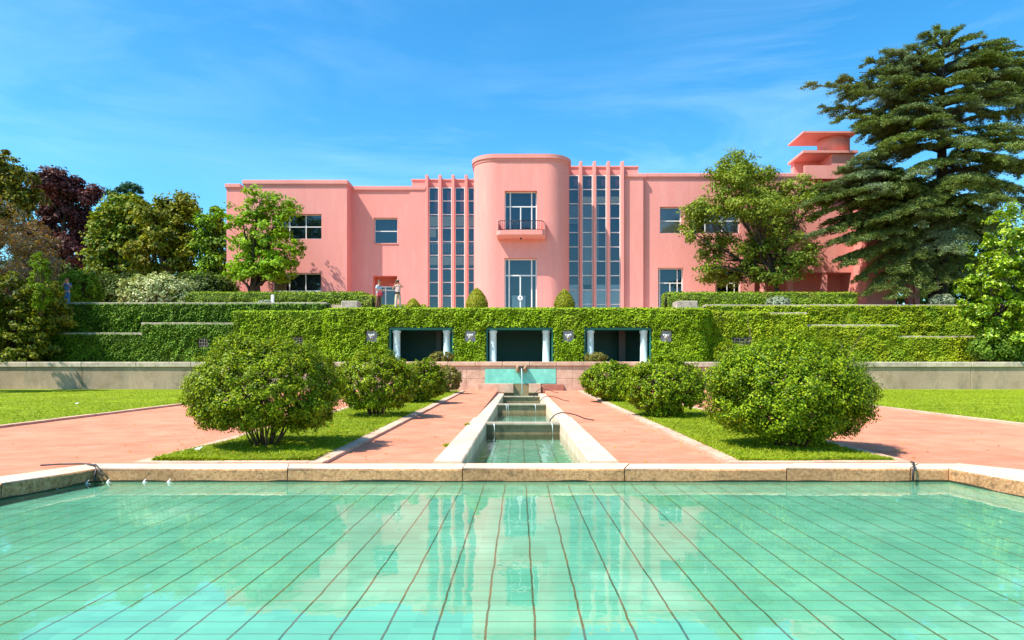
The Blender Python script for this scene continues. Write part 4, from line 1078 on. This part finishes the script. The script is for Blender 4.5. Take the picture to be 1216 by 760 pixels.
# round badge on the door
mb = MB(); cx, cz = PX(617.7, BD), PZ(353.2, BD)
vs = [(cx + .18*math.cos(t), BD + .29, cz + .18*math.sin(t)) for t in np.linspace(0, 2*math.pi, 25)[:-1]] + [(cx + .18*math.cos(t), BD + .305, cz + .18*math.sin(t)) for t in np.linspace(0, 2*math.pi, 25)[:-1]]
mb.add(vs, [tuple(range(24)), tuple(reversed(range(24, 48)))] + [(i, 24+i, 24+(i+1) % 24, (i+1) % 24) for i in range(24)])
bd = mb.build('door_badge', M['white_stone'], V)
mb = MB(); mb.box(cx-.02, cx+.02, BD+.283, BD+.289, cz-.07, cz+.08); mb.box(cx-.05, cx+.03, BD+.2835, BD+.2885, cz+.03, cz+.06); mb.build('badge_mark', M['iron'], bd)
# balcony
bz0, bz1 = PZ(278.5, BD-.9), PZ(273.5, BD-.9)
x0, x1 = PX(589.5, BD-.9), PX(648.3, BD-.9)
mb = MB(); yb = BD - .002; yf = BD - .95
top = [(x0, yb, bz1), (x0, yf+.25, bz1), (x0+.25, yf, bz1), (x1-.25, yf, bz1), (x1, yf+.25, bz1), (x1, yb, bz1)]
bot = [(x, y, bz0) for x, y, z in top]
und = [(x*.97+AX*.03, min(yb, y+.25), bz0-.16) for x, y, z in top]
n = 6
mb.add(top + bot + und, [tuple(range(6))] + [(i, 6+i, 6+(i+1), i+1) for i in range(5)] + [(6+i, 12+i, 13+i, 7+i) for i in range(5)] + [tuple(reversed(range(12, 18)))])
bal = mb.build('balcony', M['pink'], V)
for xx in (x0, x1-.14):
    mb = MB(); mb.bbox(xx+.002, xx+.138, yf+.28, yb, bz1+.002, PZ(262.5, BD-.5), .02); mb.build('balcony_side', M['pink'], bal)
mb = MB(); pl = [(x0+.14, yf+.3), (x0+.3, yf+.06), (x1-.3, yf+.06), (x1-.14, yf+.3)]
zr = PZ(262, BD-.9)
for (a, b) in zip(pl[:-1], pl[1:]):
    L = math.dist(a, b); k = max(2, int(L/.13))
    mb.tube([(a[0], a[1], zr), (b[0], b[1], zr)], .025, 6); mb.tube([(a[0], a[1], bz1+.06), (b[0], b[1], bz1+.06)], .018, 6)
    for i in range(k+1):
        q = lerp(a, b, i/k); mb.tube([(q[0], q[1], bz1+.003), (q[0], q[1], zr)], .013, 5)
mb.build('railing', M['iron'], bal)
mb = MB(); mb.lathe(AX, BD-.5, [(.05, bz0-.25), (.08, bz0-.158)], 10); mb.build('lamp', M['iron'], bal)

# roof tower
D = 50.0
mb = MB(); x0, x1 = PX(954, D), PX(1019, D)
mb.box(x0, x1, D, D+2.9, PZ(157.6, D), PZ(155.6, D)); tw = mb.build('tower_canopy', M['pink_trim'], V)
mb = MB(); mb.lathe(0, 0, [(1, 0), (1, 1)], 28)
cz0, cz1 = PZ(180, D+1), PZ(157.6, D)-.002; cxm = PX(990, D+1.5)
mb.v = [(cxm + x*1.14, D+1.55 + y*1.1, cz0 + z*(cz1-cz0)) for x, y, z in mb.v]; mb.build('tower_drum', M['pink'], V)
mb = MB(); z1 = PZ(178.3, D); mb.box(x0, x1, D, D+2.9, PZ(181.3, D), z1); mb.build('tower_slab', M['pink_trim'], V)
zt_ = PZ(181.3, D)-.002; zb_ = PZ(206, D) - .3
mb = MB(); mb.box(PX(988, D+.25), x1-.15, D+.25, D+2.8, zb_, zt_); mb.box(x0+.2, PX(988, D+.25)-.002, D+2.2, D+2.8, zb_, zt_); mb.box(x0+.2, PX(988, D+.25)-.002, D+.25, D+.45, zb_, PZ(195, D)); mb.build('tower_wall', M['pink'], V)

# ------------------------------------------------------------------ trees
Gt = 'trees around the villa'
D = 49.2
tree('broadleaf_tree', (PX(299, D), D, 6.0), plobes(D, [(310,238,22,18),(333,250,20,18),(293,262,22,20),(322,268,30,22),(290,290,24,22),(318,290,34,24),(343,300,20,22),(300,315,30,20),(332,318,26,18),(285,325,18,14),(312,328,30,12)], dj=.8),
     'bright green broadleaf tree in front of the left wing of the villa', 'tree', ['maple'], n=12500, leaf=.23, clump=.5, trunk_r=.36, stems=3, fork=.22, bark='darkbark', group=Gt, shell=(.35, 1.0), per=38)
D = 47.5
tree('broadleaf_tree', (PX(928, D), D, 5.8), plobes(D, [(885,185,24,18),(868,205,22,18),(955,222,20,18),(820,270,16,18),(905,205,34,22),(860,225,30,20),(930,225,34,22),(838,255,30,22),(880,255,36,24),(925,262,34,24),(955,245,20,22),(850,290,28,20),(895,300,34,22),(935,300,30,22),(875,322,30,14),(915,328,32,12),(948,315,20,14),(845,318,16,10)], dj=1.0),
     'airy plane tree with thin crown in front of the right wing of the villa', 'tree', ['plane'], n=30000, leaf=.21, clump=.52, trunk_r=.17, fork=.2, bark='darkbark', group=Gt, shell=(.2, 1.0), per=26, twigs=3)
D = 58
tree('olive_toned_tree', (PX(150, D), D, 6), plobes(D, [(150,250,22,22),(128,265,18,24),(165,270,24,28),(140,295,26,24),(118,300,16,22),(160,320,30,22),(130,330,24,16)]),
     'olive green tree right of the copper beech', 'tree', ['olive', 'mid'], n=16000, leaf=.33, clump=.75, trunk_r=.4, group=Gt)
tree('olive_toned_tree', (PX(205, D), D-1.5, 6), plobes(D-1.5, [(208,245,20,18),(190,262,22,22),(225,262,18,22),(205,285,30,24),(180,305,26,24),(225,300,20,26),(205,325,34,20)]),
     'yellowish olive tree with reddish patches behind the cream shrub', 'tree', ['olive', 'gold'], n=17000, leaf=.33, clump=.75, trunk_r=.4, group=Gt)
D = 55
tree('small_green_tree', (PX(252, D), D, 6), plobes(D, [(252,262,16,18),(262,285,20,20),(243,290,14,18),(256,312,22,18),(250,335,24,14)]),
     'mid green tree between the olive tree and the left wing', 'tree', ['mid', 'maple'], n=10000, leaf=.3, clump=.6, trunk_r=.3, group=Gt)
D = 64
tree('copper_beech', (PX(78, D), D, 6), plobes(D, [(80,225,26,18),(55,235,22,22),(98,240,22,24),(70,265,34,26),(105,275,18,26),(55,290,26,26),(85,305,32,26),(75,335,34,22)]),
     'purple leaved copper beech at the left', 'tree', ['beech'], n=34000, leaf=.34, clump=.75, trunk_r=.5, bark='darkbark', group=Gt)
D = 62
tree('pointed_conifer', (PX(134, D), D+4, 6), plobes(D+4, [(134,228,6,10),(134,245,10,14),(134,268,14,16),(134,300,18,24)]), 'slim blue green treetop between copper beech and olive tree', 'tree', ['bluegreen'], n=6000, leaf=.3, clump=.45, trunk_r=.2, bark='darkbark', group=Gt)
tree('pointed_conifer', (PX(158, D), D+4, 6), plobes(D+4, [(158,228,12,10),(156,245,14,14),(156,268,16,16),(156,300,18,24)]), 'blue green treetop rising behind the olive tree', 'tree', ['bluegreen'], n=6000, leaf=.3, clump=.45, trunk_r=.2, bark='darkbark', group=Gt)
D = 40.5
tree('golden_tree', (PX(-25, 44.6), 44.8, 6), plobes(44.8, [(0,200,26,22),(25,215,22,18),(-25,215,26,24),(10,240,30,20),(-20,255,30,24),(32,235,14,14),(15,262,22,14)]),
     'dark golden green tree at the top left edge of the photo', 'tree', ['gold', 'dark'], n=12000, leaf=.24, clump=.5, trunk_r=.3, bark='darkbark', group=Gt)
D = 42.5
tree('twiggy_shrub', (PX(10, D), D, 2.1), plobes(D, [(5,262,34,22),(30,285,30,24),(0,300,34,28),(38,315,22,22),(15,330,40,22)]),
     'grey twiggy shrub with orange leaf patches at the left edge', 'shrub', ['twig', 'orangeleaf'], n=15000, leaf=.20, clump=.5, trunk_r=.18, bark='tanbark', group=Gt, aspect=.2, mi=None)
tree('dark_evergreen', (PX(5, 40.6), 40.8, 2.1), plobes(40.3, [(15,345,48,22),(40,355,28,24),(0,380,60,34),(36,385,32,30),(5,412,54,20),(42,415,24,17),(-40,360,40,50),(-80,390,50,40),(15,425,40,10)], depth=.6, dj=.3),
     'big dark evergreen bush spilling over the low wall at far left', 'bush', ['olive', 'dark'], n=34000, leaf=.19, clump=.35, trunk_r=.3, bark='darkbark', stems=3, fork=.12, group=Gt)
# tree outside the frame edge whose shade falls on the left lawn
tree('dark_evergreen', (-31.5, 33, .5), [(-31.5, 33, 6.2, 3.0, 3.0, 3.2), (-33.5, 34, 4.2, 2.8, 2.8, 2.6), (-30, 33.5, 8.6, 2.4, 2.4, 2.4)],
     'tall dark evergreen just outside the left edge shading the lawn', 'tree', ['dark'], n=9000, leaf=.3, clump=.6, trunk_r=.35, bark='darkbark', group=Gt)
D = 47.5
shrub('lime_bush', PX(96, D), D, 6.0, 1.35, 1.2, 2.8, 'bright lime green bush behind the upper left wall', 'lime', .17, 7000, clump=.3, stemr=.04, open_base=.1)
shrub('lime_bush', PX(48, 39.4), 39.4, 4.9, .6, .5, 3.6, 'narrow yellow green shoots rising beside the dark left bush', 'lime', .13, 2600, clump=.22, stemr=.03, open_base=.1)
# background shrubbery under the trees
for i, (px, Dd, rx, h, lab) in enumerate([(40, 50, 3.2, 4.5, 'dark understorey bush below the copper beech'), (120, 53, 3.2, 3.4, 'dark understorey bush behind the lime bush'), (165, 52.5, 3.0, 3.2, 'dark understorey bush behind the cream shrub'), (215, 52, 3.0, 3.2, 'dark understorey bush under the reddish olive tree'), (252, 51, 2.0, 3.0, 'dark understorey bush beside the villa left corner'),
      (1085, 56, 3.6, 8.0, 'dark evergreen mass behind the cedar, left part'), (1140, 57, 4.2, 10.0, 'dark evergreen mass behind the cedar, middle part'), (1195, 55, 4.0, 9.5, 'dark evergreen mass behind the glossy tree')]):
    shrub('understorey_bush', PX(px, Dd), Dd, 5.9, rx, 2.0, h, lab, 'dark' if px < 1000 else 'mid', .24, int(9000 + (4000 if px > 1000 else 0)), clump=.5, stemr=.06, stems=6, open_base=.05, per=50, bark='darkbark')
# glossy magnolia at right
D = 37.2
tree('magnolia_tree', (PX(1212, D), 40.2, 2.1), plobes(39.6, [(1205,262,26,20),(1190,285,26,22),(1215,300,34,28),(1175,318,26,24),(1200,335,34,26),(1165,345,24,20),(1185,365,34,22),(1215,380,34,24),(1175,385,26,18),(1195,400,30,16),(1160,368,16,12),(1168,396,20,16),(1240,330,36,60),(1235,280,30,30)], dj=.3),
     'glossy bright green magnolia at the right edge', 'tree', ['magnolia', 'lime'], n=17000, leaf=.24, clump=.42, trunk_r=.2, bark='darkbark', stems=3, fork=.15, group=Gt, aspect=.5)
shrub('fern_bush', PX(1196, 39), 39.6, 2.1, 1.7, 1.0, 1.9, 'dark feathery bush under the magnolia at the right edge', 'mid', .16, 8000, clump=.3)
shrub('low_bush', PX(1188, 40.3), 40.4, 2.1, 1.5, .6, .75, 'low yellow green bush on the right wall end', 'hedge', .12, 3500, clump=.2, open_base=.05)

# cedar
def cedar():
    D = 47.5; bx = PX(1112, D)
    base = np.array([bx, D, 5.8]); topz = PZ(42, D); topx = PX(1124, D)
    root = thing('cedar_tree', tuple(base), 'huge spreading cedar with tiered blue green branches right of the villa', 'tree', Gt)
    mb = MB()
    def axis(z):
        t = (z - base[2]) / (topz - base[2]); return np.array([bx + (topx-bx)*t + .25*math.sin(t*5), D + .2*math.sin(t*4), z])
    zs = np.linspace(base[2]-.1, topz, 12)
    mb.tube([axis(z) for z in zs], list(np.linspace(.62, .05, 12)), 12)
    mb.tube([axis(base[2]+1), axis(base[2]+1)+[.5,.3,1.5], axis(base[2]+1)+[1.0,.4,5], axis(base[2]+1)+[1.6,.8,10]], [.35,.33,.25,.06], 9)
    PP, NN, TT = [], [], []
    def limb(z0, tip, sag, thick, dens=1.0):
        a = axis(z0); tip = np.array(tip); L = np.linalg.norm(tip - a)
        k = 10; pts = []
        lat = np.cross((tip - a)/L, [0, 0, 1]); lat /= np.linalg.norm(lat) + 1e-6
        wv = rng.uniform(-.3, .3)
        for i in range(k+1):
            t = i/k; q = a*(1-t) + tip*t; q[2] += sag*math.sin(math.pi*t) ; q = q + lat*wv*math.sin(t*5); pts.append(q)
        mb.tube(pts, [thick*(1-.9*i/k) + .012 for i in range(k+1)], 6)
        pts = np.array(pts)
        ntw = int(L*6.3*dens)
        for j in range(ntw):
            t = .12 + .88*rng.random()**.85; f = t*k; i = min(k-1, int(f)); q = pts[i] + (pts[i+1]-pts[i])*(f-i)
            d = (pts[i+1]-pts[i]); d /= np.linalg.norm(d)
            s = rng.choice([-1, 1]); dirn = lat*s*rng.uniform(.5, 1) + d*rng.uniform(.3, .9) + np.array([0, 0, rng.uniform(-.13, .12)])
            dirn /= np.linalg.norm(dirn)
            tl = (0.6 + 1.5*(1-t)**.7)*rng.uniform(.6, 1.25)*min(1, L/3.5+.3)
            m = int(tl*115) + 20
            u = rng.random(m)
            w = q + dirn*(u*tl)[:, None] + rng.normal(0, 1, (m, 3))*np.array([.12, .12, .05]); w[:, 2] -= .22*(u*tl)**1.6
            PP.append(w); NN.append(np.tile([0, -.1, 1.0], (m, 1)))
            td = dirn + rng.normal(0, .55, (m, 3)); td[:, 2] += rng.uniform(-.35, .25, m); TT.append(td)
            if rng.random() < .4: mb.tube([q, q + dirn*tl*.6 - [0, 0, .05]], [.022, .008], 4, cap=False)
    # silhouette limbs read off the photo: (attach py, tip px, tip py, depth offset, sag)
    S = [(50,1112,33,.2,.05),(52,1136,36,-.2,.05),(56,1128,40,-.8,.05),(62,1108,50,-.6,.1),(64,1145,52,-.7,.1),(72,1120,60,-1.1,.1),(85,1085,72,-1.3,.1),(85,1160,72,-1.3,.1),(58,1098,38,0,.1),(175,1225,160,-3,.4),(120,1200,100,-2.2,.3),(100,1170,85,-2,.3),(60,1150,44,.5,.1),(75,1075,58,-.8,.1),(80,1180,62,.6,.2),(95,1030,72,.6,.2),(95,1205,78,-.8,.3),(110,1040,96,-1.5,.3),(118,1060,92,2,.3),(112,1222,105,.8,.3),
         (140,963,100,-.5,.5),(150,975,128,.8,.3),(135,1000,92,1.2,.2),(160,1000,140,-1.6,.4),(150,1240,135,-.6,.4),(165,1030,168,1.8,.5),(180,1018,186,-2.4,.6),(175,1250,175,1,.5),
         (272,968,222,-1,1.6),(276,975,252,-1.6,1.3),(270,1000,212,-2,1.7),(282,985,288,-1.4,.9),(284,1008,312,-2,.7),(272,1015,238,-2.6,1.4),(262,1030,205,-1.6,1.2),(268,958,240,-2.2,1.4),(205,1265,215,-1.2,.8),(240,1275,260,-.5,.8),
         (250,1060,290,-2.6,.9),(262,1150,282,-3.4,.9),(255,1170,262,-3.8,.9),(262,1130,300,-4.2,.8),(270,1185,300,-3.2,.8),(285,1075,320,-3.5,.6),(300,1035,345,-2.2,.6),(305,1060,352,-3,.5),(300,1150,330,-3.2,.5),(318,1110,346,-3.4,.4),(310,1220,340,-2,.6),
         (250,1010,196,.6,1.2),(265,1000,200,.4,1.2),(270,968,235,.3,1.4),(285,1035,300,-1,.8),(240,1020,225,-3,.8),(255,1040,262,-3.2,.8),(262,995,268,-.5,1.3),(290,1020,330,-1.2,.8),(86,1212,66,-.4,.3),(100,1225,88,-1.4,.3),(118,1245,108,.2,.4),(80,1198,56,.2,.2),(92,1050,62,-.3,.3),(104,1022,84,.3,.3),
         (128,1010,112,-1,.4),(120,1020,102,1,.3),(105,1215,92,.4,.3),(90,1060,80,-1,.2),(88,1180,70,-1,.2),(145,1020,150,-2.5,.4),(140,1230,120,-2,.4),(160,1240,155,-3,.4),(175,1010,205,2,.6),(170,1060,165,-4,.5),(175,1160,170,-4.5,.5),(190,1200,190,-4,.5),(195,1090,205,-4.6,.5),(215,1140,222,-4.6,.5),(225,1190,235,-4,.5),(225,1085,250,-4.2,.5),(155,1100,140,-4,.4),(130,1140,115,-3.4,.4),(110,1090,95,-3,.3)]
    S += [(278,975,230,-1.2,1.7),(285,985,262,-.6,1.2),(290,965,278,-1.8,1.2),(280,1005,228,-2.4,1.6),(292,1015,285,-2.6,.9),(295,995,308,-1.2,.7),(268,1035,228,-2.8,1.3),
          (70,1192,50,-.3,.2),(82,1222,74,-.8,.3),(100,1240,96,.5,.4),(125,1250,118,-1.2,.4),(92,1180,66,-1.8,.3),(190,1245,200,-2.6,.6),(215,1230,232,-3.2,.6)]
    for (ay, tx, ty, dy, sag) in S:
        tD = D + dy; limb(PZ(ay, D), P(tx, ty, tD), sag, (.15 if tx > 1060 else .11) if ay > 120 else .09, dens=1.05 if (tx < 1045 and ty > 195) else .72)
    for j in range(26):
        ay = rng.uniform(70, 280); az = rng.uniform(0, 2*math.pi); Rr = np.interp(ay, [60, 100, 150, 200, 280], [2.4, 5.2, 6.2, 7, 6])*rng.uniform(.6, 1.0)
        a = axis(PZ(ay, D)); tip = a + np.array([Rr*math.cos(az), Rr*math.sin(az)*.9, np.interp(ay, [60, 150, 280], [.5, .2, -1.6])])
        limb(PZ(ay, D), tip, .4, .1, dens=.75)
    mb.build('trunk', M['darkbark'], root)
    p = np.concatenate(PP); n = np.concatenate(NN); t = np.concatenate(TT)
    print('cedar tufts', len(p))
    leafmesh('crown', p, n, .21, M['cedar'], root, aspect=.2, tdir=t, jit=.45)
cedar()

# ------------------------------------------------------------------ people
def skinned(name, verts, edges, radii, mat, parent, root=0, sub=2, extra=None):
    me = bpy.data.meshes.new(name); me.from_pydata(verts, edges, []); me.update()
    o = bpy.data.objects.new(name, me); col.objects.link(o)
    md = o.modifiers.new('skin', 'SKIN')
    if not me.skin_vertices: me.skin_vertices.new()
    sv = me.skin_vertices[0].data
    for i, r_ in enumerate(radii):
        sv[i].radius = r_ if isinstance(r_, tuple) else (r_, r_); sv[i].use_root = (i == root)
    md.use_smooth_shade = True
    s = o.modifiers.new('sub', 'SUBSURF'); s.levels = sub; s.render_levels = sub
    dg = bpy.context.evaluated_depsgraph_get()
    nm = bpy.data.meshes.new_from_object(o.evaluated_get(dg))
    bpy.data.objects.remove(o); nm.name = name; nm.materials.clear(); nm.materials.append(mat)
    for p_ in nm.polygons: p_.use_smooth = True
    return nm
def person(loc, yaw, arms, hairm, topm, legm, label, cap=None, extra=None, scale=1.0, lean=0.0, headpitch=0.0, stride=.12):
    """arms: dict side -> (elbow, hand) in body space (x right, -y forward, z up)"""
    root = thing('person', loc, label, 'person')
    T = Matrix.Rotation(yaw, 4, 'Z') @ Matrix.Scale(scale, 4)
    def fin(nm, name, par):
        nm.transform(Matrix.Translation(Vector(loc)) @ T)
        return link(name, nm, par)
    ln = lean
    pel = (0, 0, .93); wa = (0, -.01-ln*.2, 1.08); ch = (0, -.01-ln*.6, 1.28); up = (0, -ln, 1.42); nk = (0, -.01-ln, 1.50); hb = (0, -.03-ln, 1.58); hm = (0, -.045-ln, 1.66); ht = (0, -.03-ln, 1.74)
    V_ = [pel, wa, ch, up, nk, hb, hm, ht]; E = [(i, i+1) for i in range(7)]
    Rr = [(.15,.11), (.135,.10), (.165,.115), (.12,.09), (.055,.055), (.068,.075), (.078,.095), (.055,.065)]
    legsV = {}
    for s in (-1, 1):
        b = len(V_)
        V_ += [(s*.09, 0, .86), (s*.10, -.02 - s*stride*.4, .50), (s*.11, .02 - s*stride, .10), (s*.12, -.05 - s*stride, .04), (s*.125, -.15 - s*stride, .03)]
        E += [(0, b), (b, b+1), (b+1, b+2), (b+2, b+3), (b+3, b+4)]; Rr += [.09, .06, .042, .045, .032]; legsV[s] = V_[b:b+5]
    for s in (-1, 1):
        el, ha = arms[s]; b = len(V_); sh = (s*.18, -ln, 1.40)
        wr = tuple(np.array(el)*.12 + np.array(ha)*.88)
        V_ += [sh, el, wr, ha]; E += [(3, b), (b, b+1), (b+1, b+2), (b+2, b+3)]; Rr += [.058, .042, .028, (.036, .02)]
    nm = skinned('body', V_, E, Rr, M['skin'], None)
    # face and fingers joined into the body mesh
    mb = MB(); hy = -.045 - ln
    mb.ell((0, hy-.095, 1.655), (.014, .022, .02), 8, 6)
    for s in (-1, 1): mb.ell((s*.083, hy+.01, 1.66), (.012, .022, .032), 8, 6)
    for s in (-1, 1):
        el, ha = arms[s]; d = np.array(ha) - np.array(el); d /= np.linalg.norm(d); sd = np.cross(d, [0, 0, 1]); sd /= np.linalg.norm(sd)+1e-6
        for j in range(4):
            b0 = np.array(ha) + sd*(j-1.5)*.019 + d*.01; Lf = (.065, .075, .07, .055)[j]
            mb.tube([b0, b0 + d*Lf*.5, b0 + d*Lf*.85 - np.array([0, 0, .02])], [.009, .0085, .006], 5)
        b0 = np.array(ha) - d*.03 + sd*.03; mb.tube([b0, b0 + sd*.03 + d*.03, b0 + sd*.035 + d*.06], [.011, .01, .007], 5)
    import bmesh
    bm = bmesh.new(); bm.from_mesh(nm)
    tmp = bpy.data.meshes.new('t'); tmp.from_pydata(mb.v, [], mb.f); 
    for p_ in tmp.polygons: p_.use_smooth = True
    bm.from_mesh(tmp); bm.to_mesh(nm); bm.free(); bpy.data.meshes.remove(tmp)
    fin(nm, 'body', root)
    # shirt
    vs = [pel, wa, ch, up]; es = [(0,1),(1,2),(2,3)]; rr = [(.172,.13), (.16,.122), (.185,.135), (.135,.105)]
    for s in (-1, 1):
        el, ha = arms[s]; b = len(vs); sh = (s*.18, -ln, 1.40); mid = tuple(np.array(sh)*.3 + np.array(el)*.7)
        vs += [sh, mid]; es += [(3, b), (b, b+1)]; rr += [.078, .068]
    fin(skinned('shirt', vs, es, rr, M[topm], None), 'shirt', root)
    vs = [(0,0,1.0), (0, 0, .90)]; es = [(0,1)]; rr = [(.165,.125), (.165,.13)]
    for s in (-1, 1):
        L5 = legsV[s]; b = len(vs); vs += [L5[0], L5[1], (L5[2][0], L5[2][1], .12)]; es += [(1, b), (b, b+1), (b+1, b+2)]; rr += [.105, .085, .072]
    fin(skinned('trousers', vs, es, rr, M[legm], None), 'trousers', root)
    for s in (-1, 1):
        L5 = legsV[s]; mb = MB(); mb.ell((L5[3][0], L5[3][1]-.03, .045), (.05, .13, .05), 12, 6)
        me = bpy.data.meshes.new('shoe'); me.from_pydata(mb.v, [], mb.f); me.materials.append(M['brown_cloth']); fin(me, 'shoe', root)
    mb = MB(); mb.ell((0, hy+.022, 1.715), (.090, .104, .075), 14, 8); mb.ell((0, hy+.06, 1.665), (.08, .065, .09), 12, 8)
    me = bpy.data.meshes.new('hair'); me.from_pydata(mb.v, [], mb.f); me.materials.append(M[hairm])
    for p_ in me.polygons: p_.use_smooth = True
    fin(me, 'hair', root)
    if extra:
        for nm_, mb, mt in extra:
            me = bpy.data.meshes.new(nm_); me.from_pydata(mb.v, [], mb.f); me.materials.append(M[mt]); fin(me, nm_, root)
    return root
D = 40.55; zf = ZT + .03
# visitor in light blue, seen from his left side, facing right, holding a maroon bag
person((PX(449.3, D), D, zf), R(72), {-1: ((-.24, .02, 1.14), (-.10, -.30, 1.13)), 1: ((.24, .0, 1.13), (.12, -.33, 1.20))}, 'hair', 'paleblue_cloth', 'brown_cloth',
       'visitor in light blue shirt and brown trousers standing on the loggia roof', lean=.03, stride=.06)
mb = MB(); bxp, bzp = PX(452.5, D-.1), PZ(348.5, D)
mb.bbox(bxp-.17, bxp+.15, D-.36, D-.2, bzp-.22, bzp+.08, .05); mb.tube([(bxp-.1, D-.28, bzp+.08), (bxp-.03, D-.28, bzp+.22), (bxp+.08, D-.28, bzp+.08)], .015, 6)
tag(mb.build('bag', M['maroon']), 'maroon bag held by the visitor in light blue', 'bag')
person((PX(472.6, D), D, zf), R(-8), {-1: ((-.30, -.10, 1.20), (-.06, -.19, 1.60)), 1: ((.34, -.12, 1.30), (.08, -.19, 1.60))}, 'fairhair', 'whitepink_cloth', 'beige_cloth',
       'visitor in pale shirt and beige trousers raising a camera to the face', stride=-.10, scale=1.02)
mb = MB(); cx, cy, cz = PX(472.6, D)+.0, D-.26, zf+1.66
mb.bbox(cx-.075, cx+.075, cy, cy+.06, cz-.05, cz+.05, .01); mb.tube([(cx, cy, cz), (cx-.01, cy-.08, cz)], [.035, .04], 12)
tag(mb.build('camera', M['black']), 'black camera held up by the visitor in beige trousers', 'camera')
mb = MB(); mb.bbox(PX(472.6, D)-.17, PX(472.6, D)+.14, D-.22, D-.135, zf+.93, zf+1.05, .03)
tag(mb.build('waist_bag', M['black']), 'black waist bag worn by the visitor with the camera', 'bag')
D = 45.0
person((PX(80, D), D, 6.02), R(10), {-1: ((-.28, -.12, 1.22), (-.05, -.2, 1.55)), 1: ((.26, -.1, 1.18), (.1, -.25, 1.4))}, 'hair', 'blue_cloth', 'blue_cloth',
       'visitor dressed in blue at the far left by the upper ivy wall', scale=1.02)

# ------------------------------------------------------------------ sky, sun, camera
EL, AZ = 55.0, 60.0     # sun elevation, angle of the sun to the left of the camera's back
sv = Vector((-math.sin(R(AZ))*math.cos(R(EL)), -math.cos(R(AZ))*math.cos(R(EL)), math.sin(R(EL))))
sun = bpy.data.lights.new('sun', 'SUN'); sun.energy = 4.8; sun.angle = R(.53); sun.color = (1, .94, .83)
so = bpy.data.objects.new('sun', sun); col.objects.link(so); so.rotation_euler = (-sv).to_track_quat('-Z', 'Y').to_euler()
w = bpy.data.worlds.new('World'); sc.world = w; w.use_nodes = True; nt = w.node_tree; nt.nodes.clear()
out = nt.nodes.new('ShaderNodeOutputWorld'); bg = nt.nodes.new('ShaderNodeBackground')
sky = nt.nodes.new('ShaderNodeTexSky'); sky.sky_type = 'NISHITA'; sky.sun_disc = False; sky.sun_elevation = R(EL)
sky.sun_rotation = math.atan2(sv.x, sv.y); sky.air_density = 1.0; sky.dust_density = .9; sky.ozone_density = 1.8; sky.altitude = 60
tc = nt.nodes.new('ShaderNodeTexCoord')
hs = nt.nodes.new('ShaderNodeHueSaturation'); hs.inputs['Saturation'].default_value = 1.38; nt.links.new(sky.outputs[0], hs.inputs['Color'])
vm = mapping(nt, tc.outputs['Generated'], (1.2, 2.0, 6.5), (0, R(-12), R(10)))
n1 = noise(nt, vm, 1.5, 7, .62, .6)
n2 = noise(nt, mapping(nt, tc.outputs['Generated'], (1, 1, 2.5)), 1.3, 3)
r1 = ramp(nt, n1.outputs[0], [(.42, 0.0), (.85, 1.0)]); r2 = ramp(nt, n2.outputs[0], [(.4, 0.0), (.7, 1.0)])
cf = mixc(nt, 1.0, r1.outputs[0], r2.outputs[0], 'MULTIPLY')
cf = mixc(nt, 1.0, cf, (.52, .52, .52), 'MULTIPLY')
skc = mixc(nt, 1.0, hs.outputs[0], (.80, 1.17, 1.10), 'MULTIPLY')
c = mixc(nt, cf, skc, (5.0, 6.6, 7.5))
nt.links.new(c, bg.inputs['Color']); bg.inputs['Strength'].default_value = .15
nt.links.new(bg.outputs[0], out.inputs[0])
cam = bpy.data.cameras.new('camera'); co = bpy.data.objects.new('camera', cam); col.objects.link(co); sc.camera = co
co.location = (0, 0, EYE); co.rotation_euler = (R(90), 0, 0)
cam.sensor_width = 36; cam.lens = 24; cam.shift_x = -9/1216; cam.shift_y = 68/1216; cam.clip_end = 3000; cam.clip_start = .05
vs = sc.view_settings; vs.view_transform = 'Standard'; vs.look = 'None'; vs.exposure = 0.74; vs.gamma = 1.0; vs.use_curve_mapping = False
sc.render.engine = 'CYCLES'
sc.cycles.max_bounces = 8; sc.cycles.transparent_max_bounces = 12; sc.cycles.caustics_reflective = False; sc.cycles.caustics_refractive = False
